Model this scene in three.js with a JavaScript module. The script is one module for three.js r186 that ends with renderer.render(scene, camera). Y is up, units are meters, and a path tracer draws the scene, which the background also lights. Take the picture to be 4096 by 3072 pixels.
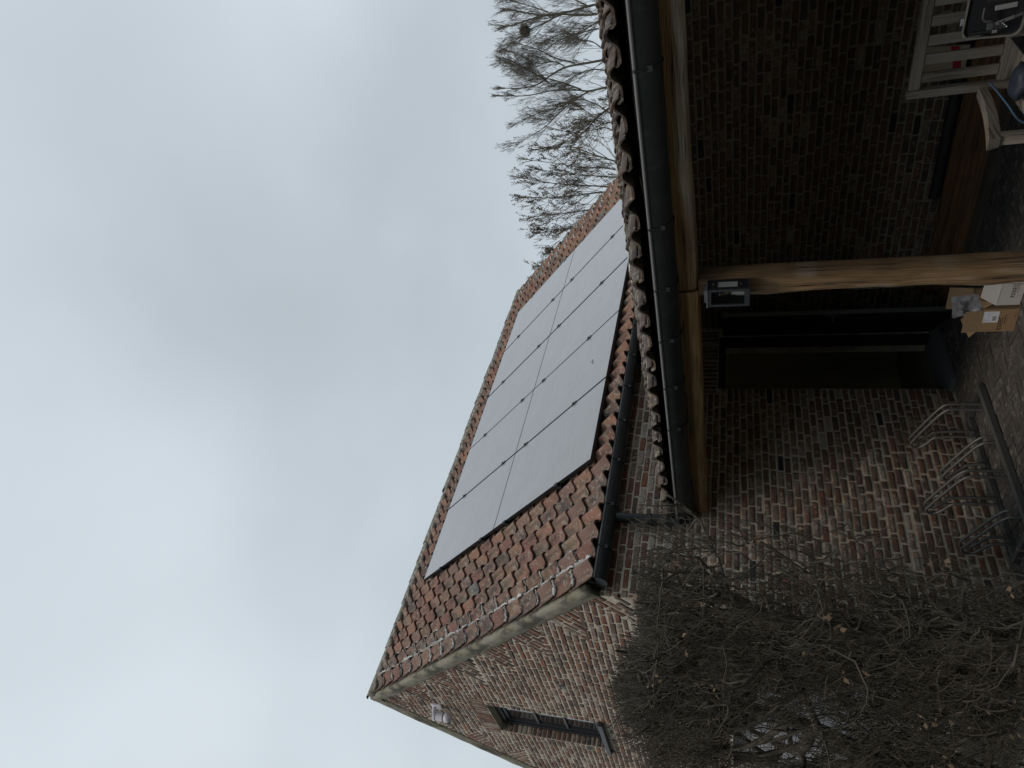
import * as THREE from 'three';
import { mergeGeometries, mergeVertices } from 'three/addons/utils/BufferGeometryUtils.js';
import { RoundedBoxGeometry } from 'three/addons/geometries/RoundedBoxGeometry.js';

// ---------------------------------------------------------------- camera, sky, sun, exposure
const V3 = (x, y, z) => new THREE.Vector3(x, y, z);
const scene = new THREE.Scene();
const FOC = 2706, EYE = V3(0, 1.9, 0), AZ = 44.04 * Math.PI / 180, PITCH = Math.atan2(897, FOC);
const FWD = V3(Math.cos(AZ), 0, -Math.sin(AZ)), RGT = V3(Math.sin(AZ), 0, Math.cos(AZ));
const F3 = FWD.clone().multiplyScalar(Math.cos(PITCH)).add(V3(0, Math.sin(PITCH), 0));
const U3 = FWD.clone().multiplyScalar(-Math.sin(PITCH)).add(V3(0, Math.cos(PITCH), 0));
const camera = new THREE.PerspectiveCamera(2 * Math.atan(1536 / FOC) * 180 / Math.PI, 4 / 3, 0.05, 600);
camera.position.copy(EYE);
camera.up.copy(RGT);                     // the photograph was taken with the phone held upright and is stored lying on its side
camera.lookAt(EYE.clone().add(F3));
const renderer = new THREE.WebGLRenderer({ antialias: true });
renderer.toneMapping = THREE.LinearToneMapping;
renderer.toneMappingExposure = 1.0;
renderer.shadowMap.enabled = true;
const SUN_DIR = V3(-0.48, 0.85, 0.2).normalize();
const sun = new THREE.DirectionalLight(0xfff1e0, 1.25);
sun.position.copy(SUN_DIR).multiplyScalar(40); sun.castShadow = true; sun.shadow.radius = 30;
sun.shadow.mapSize.set(2048, 2048);
Object.assign(sun.shadow.camera, { left: -16, right: 16, top: 16, bottom: -16, near: 1, far: 90 });
scene.add(sun, sun.target);

// ---------------------------------------------------------------- helpers
function mulberry(a) { return () => { a |= 0; a = a + 0x6D2B79F5 | 0; let t = Math.imul(a ^ a >>> 15, 1 | a); t = t + Math.imul(t ^ t >>> 7, 61 | t) ^ t; return ((t ^ t >>> 14) >>> 0) / 4294967296; }; }
const rnd = mulberry(77), rr = (a, b, r = rnd) => a + (b - a) * r(), pick = (a, r = rnd) => a[Math.floor(r() * a.length)];
const clamp = (x, a = 0, b = 1) => Math.min(b, Math.max(a, x)), mix = (a, b, t) => a + (b - a) * t, sstep = (a, b, x) => { const t = clamp((x - a) / (b - a)); return t * t * (3 - 2 * t); };
function hash2(x, y, s) { let h = Math.imul(x, 374761393) + Math.imul(y, 668265263) + Math.imul(s, 1442695041) | 0; h = Math.imul(h ^ h >>> 13, 1274126177); return ((h ^ h >>> 16) >>> 0) / 4294967296; }
function vnoise(x, y, px, py, s) {      // tileable value noise
  const x0 = Math.floor(x), y0 = Math.floor(y), fx = x - x0, fy = y - y0, m = (a, p) => ((a % p) + p) % p;
  const sx = fx * fx * (3 - 2 * fx), sy = fy * fy * (3 - 2 * fy), xa = m(x0, px), xb = m(x0 + 1, px), ya = m(y0, py), yb = m(y0 + 1, py);
  return mix(mix(hash2(xa, ya, s), hash2(xb, ya, s), sx), mix(hash2(xa, yb, s), hash2(xb, yb, s), sx), sy);
}
function fbm(u, v, fu, fv, oct, s) { let a = .5, t = 0, n = 0; for (let i = 0; i < oct; i++) { t += a * vnoise(u * fu, v * fv, fu, fv, s + i * 17); n += a; a *= .5; fu *= 2; fv *= 2; } return t / n; }
function n3(x, y, z, s = 0) { const k = Math.floor(z), f = z - k, w = f * f * (3 - 2 * f); return mix(vnoise(x, y, 4096, 4096, s + k * 31), vnoise(x, y, 4096, 4096, s + k * 31 + 31), w); }
const toS = c => 255 * (c <= .0031308 ? 12.92 * c : 1.055 * Math.pow(clamp(c), 1 / 2.4) - .055);
function tex(w, h, fn, color = true) {
  const d = new Uint8Array(w * h * 4);
  for (let j = 0; j < h; j++) for (let i = 0; i < w; i++) {
    const c = fn(i / w, j / h), o = (j * w + i) * 4;
    if (color) { d[o] = toS(c[0]); d[o + 1] = toS(c[1]); d[o + 2] = toS(c[2]); } else { const g = clamp(c) * 255; d[o] = d[o + 1] = d[o + 2] = g; }
    d[o + 3] = 255;
  }
  const t = new THREE.DataTexture(d, w, h); t.wrapS = t.wrapT = THREE.RepeatWrapping; t.magFilter = THREE.LinearFilter; t.minFilter = THREE.LinearMipmapLinearFilter; t.generateMipmaps = true;
  if (color) t.colorSpace = THREE.SRGBColorSpace; t.needsUpdate = true; return t;
}
const lin = (r, g, b) => new THREE.Color().setRGB(r, g, b);
const mat = o => { const p = o.physical; delete o.physical; return p ? new THREE.MeshPhysicalMaterial(o) : new THREE.MeshStandardMaterial(o); };
const mixc = (a, b, t) => [mix(a[0], b[0], t), mix(a[1], b[1], t), mix(a[2], b[2], t)];
const mulc = (a, k) => [a[0] * k, a[1] * k, a[2] * k];

const counts = {};
function numbered(n) { const k = counts[n] = (counts[n] || 0) + 1; return k === 1 ? n : `${n}_${String(k - 1).padStart(3, '0')}`; }
function shade(o) { o.traverse(m => { if (m.isMesh) { m.castShadow = true; m.receiveShadow = true; } }); return o; }
function thing(name, label, category, pos = [0, 0, 0], group) {
  const o = new THREE.Group(); o.name = numbered(name); o.position.set(...pos); o.userData = { label, category };
  if (group) o.userData.group = group; scene.add(o); return o;
}
function part(name, geo, m, parent, kind) { const o = new THREE.Mesh(geo, m); o.name = name; o.castShadow = o.receiveShadow = true; if (kind) o.userData.kind = kind; parent.add(o); return o; }
function struct(name, geo, m) { const o = part(name, geo, m, scene); o.userData.kind = 'structure'; return o; }
// uv in metres from the dominant normal, grain along the given axis
function triUV(g, axis = 'x', s = 1, ou = 0, ov = 0) {
  if (!g.attributes.normal) g.computeVertexNormals();
  const p = g.attributes.position, n = g.attributes.normal, uv = new Float32Array(p.count * 2), A = { x: 0, y: 1, z: 2 }[axis];
  for (let i = 0; i < p.count; i++) {
    const c = [p.getX(i), p.getY(i), p.getZ(i)], m = [Math.abs(n.getX(i)), Math.abs(n.getY(i)), Math.abs(n.getZ(i))];
    let d = m[0] >= m[1] && m[0] >= m[2] ? 0 : m[1] >= m[2] ? 1 : 2, ua, va;
    if (d === A) { ua = (A + 1) % 3; va = (A + 2) % 3; } else { ua = A; va = 3 - A - d; }
    uv[i * 2] = c[ua] * s + ou; uv[i * 2 + 1] = c[va] * s + ov;
  }
  g.setAttribute('uv', new THREE.BufferAttribute(uv, 2)); return g;
}
const boxg = (x0, x1, y0, y1, z0, z1, axis = 'x', s = 1, ou = 0, ov = 0) => { const g = new THREE.BoxGeometry(x1 - x0, y1 - y0, z1 - z0); triUV(g, axis, s, ou, ov); return g.translate((x0 + x1) / 2, (y0 + y1) / 2, (z0 + z1) / 2); };
const rbox = (x0, x1, y0, y1, z0, z1, r = .004, axis = 'x', s = 1, ou = 0, ov = 0) => { const g = new RoundedBoxGeometry(x1 - x0, y1 - y0, z1 - z0, 2, r); triUV(g, axis, s, ou, ov); return g.translate((x0 + x1) / 2, (y0 + y1) / 2, (z0 + z1) / 2); };
const flat = g => { const q = g.index ? g.toNonIndexed() : g; for (const k of Object.keys(q.attributes)) if (!['position', 'normal', 'uv'].includes(k)) q.deleteAttribute(k); return q; };
const merge = a => mergeGeometries(a.map(flat));
// collects many tubes / leaves in one geometry
class Tubes {
  constructor() { this.p = []; this.n = []; this.u = []; this.i = []; }
  tube(pts, rad, sides = 4) {
    const base = this.p.length / 3, t = V3(), a = V3(), b = V3(); let ref = V3(0, 0, 1), len = 0;
    for (let k = 0; k < pts.length; k++) {
      t.copy(pts[Math.min(k + 1, pts.length - 1)]).sub(pts[Math.max(k - 1, 0)]).normalize();
      if (k === 0) { ref = Math.abs(t.y) < .9 ? V3(0, 1, 0) : V3(1, 0, 0); } else len += pts[k].distanceTo(pts[k - 1]);
      a.crossVectors(t, ref).normalize(); b.crossVectors(a, t).normalize(); ref = b.clone();
      for (let s = 0; s < sides; s++) {
        const w = s / sides * Math.PI * 2, c = Math.cos(w), d = Math.sin(w), nx = a.x * c + b.x * d, ny = a.y * c + b.y * d, nz = a.z * c + b.z * d, R = rad[k];
        this.p.push(pts[k].x + nx * R, pts[k].y + ny * R, pts[k].z + nz * R); this.n.push(nx, ny, nz); this.u.push(s / sides * .3, len);
      }
      if (k) for (let s = 0; s < sides; s++) { const q = (s + 1) % sides, o = base + (k - 1) * sides; this.i.push(o + s, o + sides + s, o + q, o + q, o + sides + s, o + sides + q); }
    }
    if (sides > 3) { const o = base + (pts.length - 1) * sides; for (let s = 1; s < sides - 1; s++) this.i.push(o, o + s + 1, o + s); for (let s = 1; s < sides - 1; s++) this.i.push(base, base + s, base + s + 1); }
  }
  quad(c, d, w, l, nrm) {  // a small folded leaf
    const side = V3().crossVectors(d, nrm).normalize().multiplyScalar(w / 2), tip = c.clone().addScaledVector(d, l), mid = c.clone().addScaledVector(d, l * .5).addScaledVector(nrm, w * .25), o = this.p.length / 3;
    for (const q of [c, mid.clone().add(side), tip, mid.clone().sub(side), mid.clone().addScaledVector(nrm, -w * .3)]) { this.p.push(q.x, q.y, q.z); this.n.push(nrm.x, nrm.y, nrm.z); this.u.push(q.x * 3, q.y * 3); }
    this.i.push(o, o + 1, o + 4, o + 1, o + 2, o + 4, o + 2, o + 3, o + 4, o + 3, o, o + 4);
  }
  geo(recompute) { const g = new THREE.BufferGeometry(); g.setAttribute('position', new THREE.Float32BufferAttribute(this.p, 3)); g.setAttribute('normal', new THREE.Float32BufferAttribute(this.n, 3)); g.setAttribute('uv', new THREE.Float32BufferAttribute(this.u, 2)); g.setIndex(this.i); if (recompute) g.computeVertexNormals(); return g; }
}
function smooth(pts, n) { return new THREE.CatmullRomCurve3(pts, false, 'centripetal').getPoints(n); }
function pipe(pts, r, seg = 24, sides = 8) { const t = new Tubes(), p = smooth(pts, seg); t.tube(p, p.map(() => r), sides); return t.geo(); }
// a point as far away as the plane x = X, z = Z or at a distance d, found along a sight line measured in the photograph (survey only)
function sight(px, py) { return RGT.clone().multiplyScalar(1536 - py).addScaledVector(U3, 2048 - px).addScaledVector(F3, FOC).normalize(); }
function survey(px, py, d) { const q = sight(px, py); return EYE.clone().addScaledVector(q, d / Math.hypot(q.x, q.z)); }
function project(P) { const q = P.clone().sub(EYE), w = q.dot(F3); return w < .1 ? null : [2048 - q.dot(U3) / w * FOC, 1536 - q.dot(RGT) / w * FOC, w]; }

// ---------------------------------------------------------------- sky (overcast)
{
  const W = 1024, H = 512, d = new Float32Array(W * H * 4);
  for (let j = 0; j < H; j++) for (let i = 0; i < W; i++) {
    const el = ((j + .5) / H - .5) * Math.PI, az = ((i + .5) / W - .5) * 2 * Math.PI, x = Math.cos(el) * Math.cos(az), y = Math.sin(el), z = Math.cos(el) * Math.sin(az);
    const up = Math.max(y, 0.02), k = 1 / (up + .35), X = x * k * 2.1 + 40, Z = z * k * 2.1 + 40;
    let n = 0, a = .5, f = 1; for (let o = 0; o < 5; o++) { n += a * n3(X * f, Z * f, o * 3 + 1.3, 5); a *= .5; f *= 2.03; }
    n = n / .97;
    let n2 = 0; a = .5; f = .55; for (let o = 0; o < 3; o++) { n2 += a * n3(X * f + 11, Z * f + 7, o * 2 + .7, 91); a *= .5; f *= 2.1; }
    n2 /= .875;
    const L = (.88 + .22 * y) * (1 + .36 * (n - .5) + .24 * sstep(.4, .78, n2) - .05), warm = sstep(.45, .8, n2);
    const o = (j * W + i) * 4, below = y < 0 ? mix(1, .25, sstep(0, -.12, y)) : 1;
    d[o] = L * mix(.56, .61, warm) * below; d[o + 1] = L * mix(.63, .668, warm) * below; d[o + 2] = L * mix(.69, .718, warm) * below; d[o + 3] = 1;
  }
  const t = new THREE.DataTexture(d, W, H, THREE.RGBAFormat, THREE.FloatType); t.mapping = THREE.EquirectangularReflectionMapping; t.colorSpace = THREE.LinearSRGBColorSpace; t.magFilter = t.minFilter = THREE.LinearFilter; t.wrapS = THREE.RepeatWrapping; t.needsUpdate = true;
  scene.background = t; scene.environment = t;
}

// ---------------------------------------------------------------- materials
const S = 512;
const brickFam = { red: [.172, .092, .068], brown: [.142, .096, .074], purple: [.108, .08, .07], limed: [.205, .155, .127], pale: [.34, .30, .26], orange: [.22, .105, .064], coal: [.026, .027, .031] };
const limeAmt = { red: .18, brown: .25, purple: .22, limed: .6, pale: .5, orange: .1, coal: .02 };
const brickBump = tex(S, S, (u, v) => .55 * fbm(u, v, 10, 10, 4, 3) + .45 * fbm(u, v, 60, 60, 2, 9), false);
const brickMats = {};
let fk = 0;
for (const k in brickFam) {
  const s0 = 100 + 40 * fk++, base = brickFam[k], la = limeAmt[k];
  const map = tex(S, S, (u, v) => {
    const a = fbm(u, v, 6, 6, 5, s0), b = fbm(u, v, 40, 40, 3, s0 + 7), c = fbm(u, v, 9, 14, 5, s0 + 13), e = fbm(u, v, 90, 90, 2, s0 + 21);
    let col = mulc(base, .55 + .6 * a + .35 * b);
    col = mixc(col, [col[0] * 1.25, col[1] * 1.02, col[2] * .9], sstep(.5, .7, fbm(u, v, 8, 8, 3, s0 + 29)));
    const lime = sstep(.62 - la * .25, .8 - la * .2, c * .7 + b * .3) * (.35 + .5 * e);
    col = mixc(col, [.46, .42, .37], lime * (k === 'coal' ? .2 : .85));
    const pit = sstep(.68, .76, fbm(u, v, 34, 34, 3, s0 + 31)); return mulc(col, 1 - .45 * pit);
  });
  brickMats[k] = mat({ map, bumpMap: brickBump, bumpScale: .006, roughness: .93 });
}
const mortarTex = tex(S, S, (u, v) => { const a = fbm(u, v, 5, 5, 5, 700), b = fbm(u, v, 70, 70, 2, 720), c = fbm(u, v, 14, 14, 4, 750); let col = mulc([.52, .485, .405], .72 + .38 * a + .22 * b); return mixc(col, [.30, .26, .21], sstep(.55, .75, c) * .5); });
const mortarBump = tex(S, S, (u, v) => .4 * fbm(u, v, 12, 12, 4, 770) + .6 * fbm(u, v, 80, 80, 2, 790), false);
for (const t of [mortarTex, mortarBump]) t.repeat.set(2, 2);
const mortarM = mat({ map: mortarTex, bumpMap: mortarBump, bumpScale: .004, roughness: .96 });
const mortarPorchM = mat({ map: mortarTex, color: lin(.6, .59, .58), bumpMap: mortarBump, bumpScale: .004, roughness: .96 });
const mortarDarkM = mat({ map: mortarTex, color: lin(1, .97, .93), bumpMap: mortarBump, bumpScale: .004, roughness: .96 });

const clayBump = tex(S, S, (u, v) => .5 * fbm(u, v, 8, 4, 4, 830) + .5 * fbm(u, v, 70, 50, 2, 850), false);
const clay = (base, s0, lich) => mat({
  map: tex(S, S, (u, v) => {
    const a = fbm(u, v, 3, 4, 5, s0), b = fbm(u, v, 30, 20, 3, s0 + 9), st = fbm(u, v, 16, 3, 4, s0 + 15), e = fbm(u, v, 60, 60, 2, s0 + 19);
    let c = mulc(base, .55 + .65 * a + .25 * b);
    c = mixc(c, [base[0] * .4, base[1] * .52, base[2] * .6], sstep(.46, .7, st) * .85);
    c = mixc(c, [.19, .15, .09], sstep(.55, .72, fbm(u, v, 7, 5, 4, s0 + 41)) * .45);
    const l = sstep(.66 - lich * .1, .74 - lich * .1, fbm(u, v, 26, 26, 3, s0 + 33)); return mixc(c, [.34, .33, .28], l * .55 * (.4 + e));
  }), bumpMap: clayBump, bumpScale: .005, roughness: .86
});
const tileMats = [clay([.235, .117, .08], 900, .1), clay([.20, .108, .078], 960, .2), clay([.162, .098, .078], 1020, .3), clay([.215, .13, .092], 1080, .2), clay([.18, .09, .068], 1110, .2)];
const tileGreyM = clay([.125, .125, .12], 1140, .6);
const tileOldMats = [clay([.09, .063, .053], 1160, .2), clay([.1, .07, .057], 1190, .2), clay([.085, .064, .056], 1200, .3)];
const ridgeM = clay([.2, .17, .13], 1230, 1.1);
const limeM = mat({ map: tex(S, S, (u, v) => { const a = fbm(u, v, 10, 10, 5, 1300), b = fbm(u, v, 50, 50, 2, 1320), c = fbm(u, v, 5, 5, 4, 1340); return mixc(mulc([.55, .56, .55], .55 + .5 * a + .3 * b), [.2, .17, .13], sstep(.5, .68, c) * .7); }), bumpMap: mortarBump, bumpScale: .006, roughness: .95 });
const vergeM = mat({ map: tex(S, S, (u, v) => { const a = fbm(u, v, 6, 10, 5, 1400), b = fbm(u, v, 60, 60, 2, 1420), c = fbm(u, v, 4, 7, 4, 1440); let q = mulc([.225, .21, .16], .5 + .6 * a + .35 * b); q = mixc(q, [.06, .057, .045], sstep(.45, .7, fbm(u, v, 9, 16, 5, 1449)) * .8); q = mixc(q, [.34, .32, .27], sstep(.55, .7, c) * .35); return mixc(q, [.2, .2, .1], sstep(.55, .75, fbm(u, v, 9, 9, 3, 1460)) * .4); }), bumpMap: mortarBump, bumpScale: .008, roughness: .96 });

function woodTex(base, dark, pale, s0, crack) {
  const t = tex(1024, S, (u, v) => {
    const w = fbm(u, v, 3, 3, 3, s0) * .2, q = v + w * .3, a = fbm(u, q, 3, 48, 3, s0 + 5), b = fbm(u, q, 6, 110, 2, s0 + 11), c = fbm(u, v, 3, 3, 4, s0 + 17), e = fbm(u, q, 4, 20, 4, s0 + 23);
    let col = mixc(base, dark, sstep(.4, .7, a) * .65 + .2 * sstep(.5, .7, b)); col = mulc(col, .7 + .55 * c);
    col = mixc(col, pale, sstep(.52, .72, fbm(u, v, 2, 2, 4, s0 + 31)) * .6 * (.4 + e));
    const k = sstep(.725, .775, fbm(u, q, 3, 26, 3, s0 + 37)) * crack; return mulc(col, 1 - .8 * k);
  });
  t.repeat.set(1, 3); return t;
}
const woodBump = tex(1024, S, (u, v) => { const q = v + fbm(u, v, 2, 3, 3, 2100) * .075; return clamp(.6 * fbm(u, q, 3, 48, 3, 2105) + .4 * fbm(u, q, 6, 110, 2, 2111) - .6 * sstep(.725, .775, fbm(u, q, 3, 26, 3, 2137))); }, false); woodBump.repeat.set(1, 3);
const oakM = mat({ map: woodTex([.225, .132, .065], [.11, .06, .03], [.30, .25, .19], 2100, 1), bumpMap: woodBump, bumpScale: .008, roughness: .85 });
const grainM = mat({ vertexColors: true, map: woodTex([.85, .82, .78], [.42, .36, .3], [.95, .93, .9], 2350, 1), bumpMap: woodBump, bumpScale: .009, roughness: .87 });
const oakGreyM = mat({ map: woodTex([.22, .14, .078], [.11, .065, .035], [.34, .315, .28], 2300, 1), bumpMap: woodBump, bumpScale: .008, roughness: .88 });
const teakM = mat({ map: woodTex([.22, .195, .165], [.12, .10, .082], [.29, .265, .235], 2200, .8), bumpMap: woodBump, bumpScale: .003, roughness: .85 });
const plankM = mat({ map: woodTex([.22, .125, .055], [.11, .055, .025], [.2, .14, .085], 2400, .8), bumpMap: woodBump, bumpScale: .004, roughness: .85 });
const greyPlankM = mat({ map: woodTex([.1, .085, .065], [.06, .05, .04], [.12, .11, .09], 2500, .8), bumpMap: woodBump, bumpScale: .004, roughness: .9 });
const metalTex = tex(S, S, (u, v) => { const a = fbm(u, v, 5, 5, 5, 2600), b = fbm(u, v, 30, 30, 3, 2620), st = sstep(.66, .72, fbm(u, v, 20, 12, 3, 2640)); return mixc(mulc([.025, .03, .032], .7 + .6 * a + .2 * b), [.16, .165, .16], st * .08); });
const gutterM = mat({ map: metalTex, roughness: .42, metalness: .35, bumpMap: brickBump, bumpScale: .0008 });
const gutterLipM = mat({ color: lin(.15, .155, .155), roughness: .5, metalness: .15, bumpMap: brickBump, bumpScale: .001 });
const steelM = mat({ color: lin(.12, .123, .123), roughness: .45, metalness: .35, bumpMap: brickBump, bumpScale: .0006 });
const blackM = mat({ color: lin(.012, .013, .016), roughness: .5 });
const darkPaintM = mat({ color: lin(.028, .031, .036), roughness: .45 });
const greyPaintM = mat({ color: lin(.075, .078, .085), roughness: .5 });
const whitePlasticM = mat({ color: lin(.62, .60, .66), roughness: .45 });
const chromeM = mat({ color: lin(.62, .63, .65), roughness: .22, metalness: 1 });
const glassM = mat({ physical: 1, color: lin(.92, .94, .94), roughness: .03, transmission: 1, thickness: 0, ior: 1.5 });
const barkM = mat({ map: tex(256, 256, (u, v) => { const a = fbm(u, v, 6, 12, 4, 2700), b = fbm(u, v, 20, 30, 3, 2720); return mixc(mulc([.075, .067, .052], .5 + .7 * a + .3 * b), [.06, .066, .04], sstep(.5, .7, fbm(u, v, 4, 4, 3, 2740)) * .5); }), roughness: .95, bumpMap: brickBump, bumpScale: .006 });
const twigM = mat({ color: lin(.078, .069, .055), roughness: .9 });
const barkFarM = mat({ color: lin(.09, .084, .058), roughness: .95 });
const twigFarM = mat({ color: lin(.16, .145, .12), roughness: .95 });
const twigBudM = mat({ color: lin(.14, .115, .07), roughness: .95 });
const budM = mat({ color: lin(.11, .085, .06), roughness: .9 });
const dryLeafM = mat({ map: tex(128, 128, (u, v) => mulc([.2, .145, .10], .5 + .8 * fbm(u, v, 6, 6, 4, 2800))), roughness: .9 });

// ---------------------------------------------------------------- ground
const groundTex = tex(S, S, (u, v) => mulc([.08, .078, .065], .6 + .8 * fbm(u, v, 12, 12, 5, 3000)));
groundTex.repeat.set(.5, .5);
{ const g = new THREE.PlaneGeometry(800, 800).rotateX(-Math.PI / 2); triUV(g, 'x'); struct('ground', g.translate(0, -.06, 0), mat({ map: groundTex, roughness: .97 })); }
const pavingBed = struct('paving', boxg(-9, 6.12, -.05, -.008, -12.5, 6), mat({ map: tex(S, S, (u, v) => mulc([.2, .195, .17], .45 + .7 * fbm(u, v, 30, 30, 4, 3100))), roughness: .97, bumpMap: mortarBump, bumpScale: .004 }));
const paverMats = [0, 1, 2].map(k => mat({ map: tex(256, 256, (u, v) => { const a = fbm(u, v, 8, 8, 5, 3200 + k * 40), b = fbm(u, v, 40, 40, 2, 3220 + k * 40); return mixc(mulc([[.075, .064, .058], [.06, .056, .054], [.07, .066, .061]][k], .5 + .6 * a + .3 * b), [.22, .21, .18], sstep(.56, .74, fbm(u, v, 14, 14, 3, 3230 + k)) * .5); }), roughness: .95, bumpMap: brickBump, bumpScale: .004 }));
{
  const g = new RoundedBoxGeometry(1, 1, 1, 1, .06); triUV(g, 'x', .2);
  const vars = [0, 1, 2, 3].map(k => { const q = g.clone(); const uv = q.attributes.uv; for (let i = 0; i < uv.count; i++) uv.setXY(i, uv.getX(i) + k * .27, uv.getY(i) * .4 + k * .31); return q; });
  const L = .2, W = .066, list = [];
  // herringbone of clay pavers, turned a few degrees against the wall
  const add = (cx, cz, rot) => { if (cx > 3.05 && cx < 6.0 && cz > -5.02 && cz < .5) list.push([cx, cz, rot + rr(-.02, .02), project(V3(cx, 0, cz))]); };
  const n = 3; // three pavers wide per paver long
  const ang = .2, ca = Math.cos(ang), sa = Math.sin(ang);
  for (let i = -60; i < 60; i++) for (let j = -40; j < 40; j++) {
    // 90-degree herringbone on a grid with cell W: pair per diagonal step
    const bx = i * W + j * L, bz = i * W - j * L;
    const h = [bx + L / 2, bz + W / 2, 0], v = [bx - W / 2 + 0, bz + L / 2 , Math.PI / 2];
    for (const [x, z, r] of [h, v]) { const X = 4.6 + x * ca - z * sa, Z = -2.6 + x * sa + z * ca; add(X, Z, r - ang); }
  }
  const seen = p => p && p[0] > 3500 && p[0] < 4250 && p[1] > -100 && p[1] < 2500;
  list.sort((a, b) => (seen(b[3]) ? 1 / b[3][2] : 0) - (seen(a[3]) ? 1 / a[3][2] : 0));
  const rest = [[], [], []]; const o = new THREE.Object3D();
  list.forEach(([x, z, r, p], k) => {
    const m = Math.floor(rnd() * 3), y = rr(-.0025, .003), gg = pick(vars);
    if (k < 300 && seen(p)) { const b = part('paver', gg, paverMats[m], pavingBed); b.position.set(x, -.02 + y, z); b.rotation.set(rr(-.012, .012), r, rr(-.012, .012)); b.scale.set(L - .009, .04, W - .009); }
    else { o.position.set(x, -.02 + y, z); o.rotation.set(0, r, 0); o.scale.set(L - .009, .04, W - .009); o.updateMatrix(); rest[m].push(flat(gg.clone()).applyMatrix4(o.matrix)); }
  });
  const gs = rest.map(a => mergeGeometries(a)); const b = part('pavers', mergeGeometries(gs, true), paverMats, pavingBed, 'stuff');
}

{ // unseen trees behind the viewer, placed to darken porch and lower walls
  const lump = (x0, x1, z0, z1, h, s) => { const g = new THREE.BoxGeometry(x1 - x0, h, z1 - z0, 30, 12, 30), p = g.attributes.position; for (let i = 0; i < p.count; i++) { const x = p.getX(i) + x0 + 60, y = p.getY(i) + 9, z = p.getZ(i) + z0 + 60, d = (n3(x * .7, y * .7, z * .7, s) - .5) * 1.6 + (n3(x * 2.3, y * 2.3, z * 2.3, s + 5) - .5) * .8; p.setXYZ(i, p.getX(i) + d, p.getY(i) + (p.getY(i) > 0 ? d * 1.2 : 0), p.getZ(i) + d * .7); } g.computeVertexNormals(); return triUV(g).translate((x0 + x1) / 2, h / 2, (z0 + z1) / 2); };
  const w = part('unseen_shade_trees', merge([lump(-10, -6.5, -16, 12, 7.0, 3), lump(-6.5, 9, 8, 11, 4.6, 9)]), mat({ color: lin(.05, .06, .035), roughness: .95 }), scene, 'stuff'); w.userData.label = 'unseen evergreen mass behind the viewer, placed to darken the porch and lower walls'; w.userData.category = 'trees';
}

// ---------------------------------------------------------------- bricks
const brickVars = [];
for (let k = 0; k < 16; k++) {
  const r = mulberry(500 + k), nx = 5, ny = 4, P = [], UV = [], I = [], worn = rr(.4, 1.3, r);
  const cx = [0, .07, .5, .93, 1].map(a => a - .5), cy = [0, .16, .84, 1].map(a => a - .5), ou = r(), ov = r();
  const cut = [0, 1, 2, 3].map(() => r() < .35 ? rr(.03, .12, r) : rr(0, .03, r));
  for (let j = 0; j < ny; j++) for (let i = 0; i < nx; i++) {
    const edge = i === 0 || j === 0 || i === nx - 1 || j === ny - 1, corner = (i === 0 || i === nx - 1) && (j === 0 || j === ny - 1);
    let x = cx[i] + rr(-.012, .012, r), y = cy[j] + rr(-.03, .03, r) * (edge ? 1.2 : 1), z = edge ? -.16 * worn + rr(-.06, .05, r) : rr(-.08, .08, r);
    if (i === 2) x = cx[i] + rr(-.2, .2, r);
    if (corner) { const c = cut[(i ? 1 : 0) + (j ? 2 : 0)]; x -= Math.sign(x) * c * .35; y -= Math.sign(y) * c; z -= .06; }
    P.push(x, y, z); UV.push(x * .17 * 2 + ou, y * .05 * 2 + ov);
  }
  for (let j = 0; j < ny - 1; j++) for (let i = 0; i < nx - 1; i++) { const a = j * nx + i; I.push(a, a + 1, a + nx, a + 1, a + nx + 1, a + nx); }
  const ring = []; for (let i = 0; i < nx; i++) ring.push(i); for (let j = 1; j < ny; j++) ring.push(j * nx + nx - 1); for (let i = nx - 2; i >= 0; i--) ring.push((ny - 1) * nx + i); for (let j = ny - 2; j > 0; j--) ring.push(j * nx);
  const b0 = P.length / 3;
  for (const q of ring) { P.push(P[q * 3] * 1.01, P[q * 3 + 1] * 1.01, -1); UV.push(UV[q * 2] + .01, UV[q * 2 + 1] + .04); }
  for (let q = 0; q < ring.length; q++) { const w = (q + 1) % ring.length; I.push(ring[q], b0 + q, ring[w], ring[w], b0 + q, b0 + w); }
  const g = new THREE.BufferGeometry(); g.setAttribute('position', new THREE.Float32BufferAttribute(P, 3)); g.setAttribute('uv', new THREE.Float32BufferAttribute(UV, 2)); g.setIndex(I); g.computeVertexNormals(); brickVars.push(g);
}
const ROW = .0622;
function weighted(w, r) { let t = r() * Object.values(w).reduce((a, b) => a + b); for (const k in w) { t -= w[k]; if (t <= 0) return k; } }
// one brick: centre C on the wall face, in-plane axes U, V, outward normal N
function brickAt(list, wall, C, U, V, N, l, h, fam, r) {
  const roll = rr(-.012, .012, r), u2 = U.clone().multiplyScalar(Math.cos(roll)).addScaledVector(V, Math.sin(roll)), v2 = V.clone().multiplyScalar(Math.cos(roll)).addScaledVector(U, -Math.sin(roll));
  const m = new THREE.Matrix4().makeBasis(u2.multiplyScalar(l), v2.multiplyScalar(h * rr(.94, 1.04, r)), N.clone().multiplyScalar(.032)).setPosition(C.clone().addScaledVector(N, rr(.003, .0085, r)));
  const p = project(C); let area = 0;
  if (p && p[0] > -60 && p[0] < 4156 && p[1] > -60 && p[1] < 3132) { const d = EYE.clone().sub(C); area = l * h * Math.max(0, d.clone().normalize().dot(N)) / d.lengthSq(); }
  list.push({ m, g: Math.floor(r() * 16), fam, wall, area });
}
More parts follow.
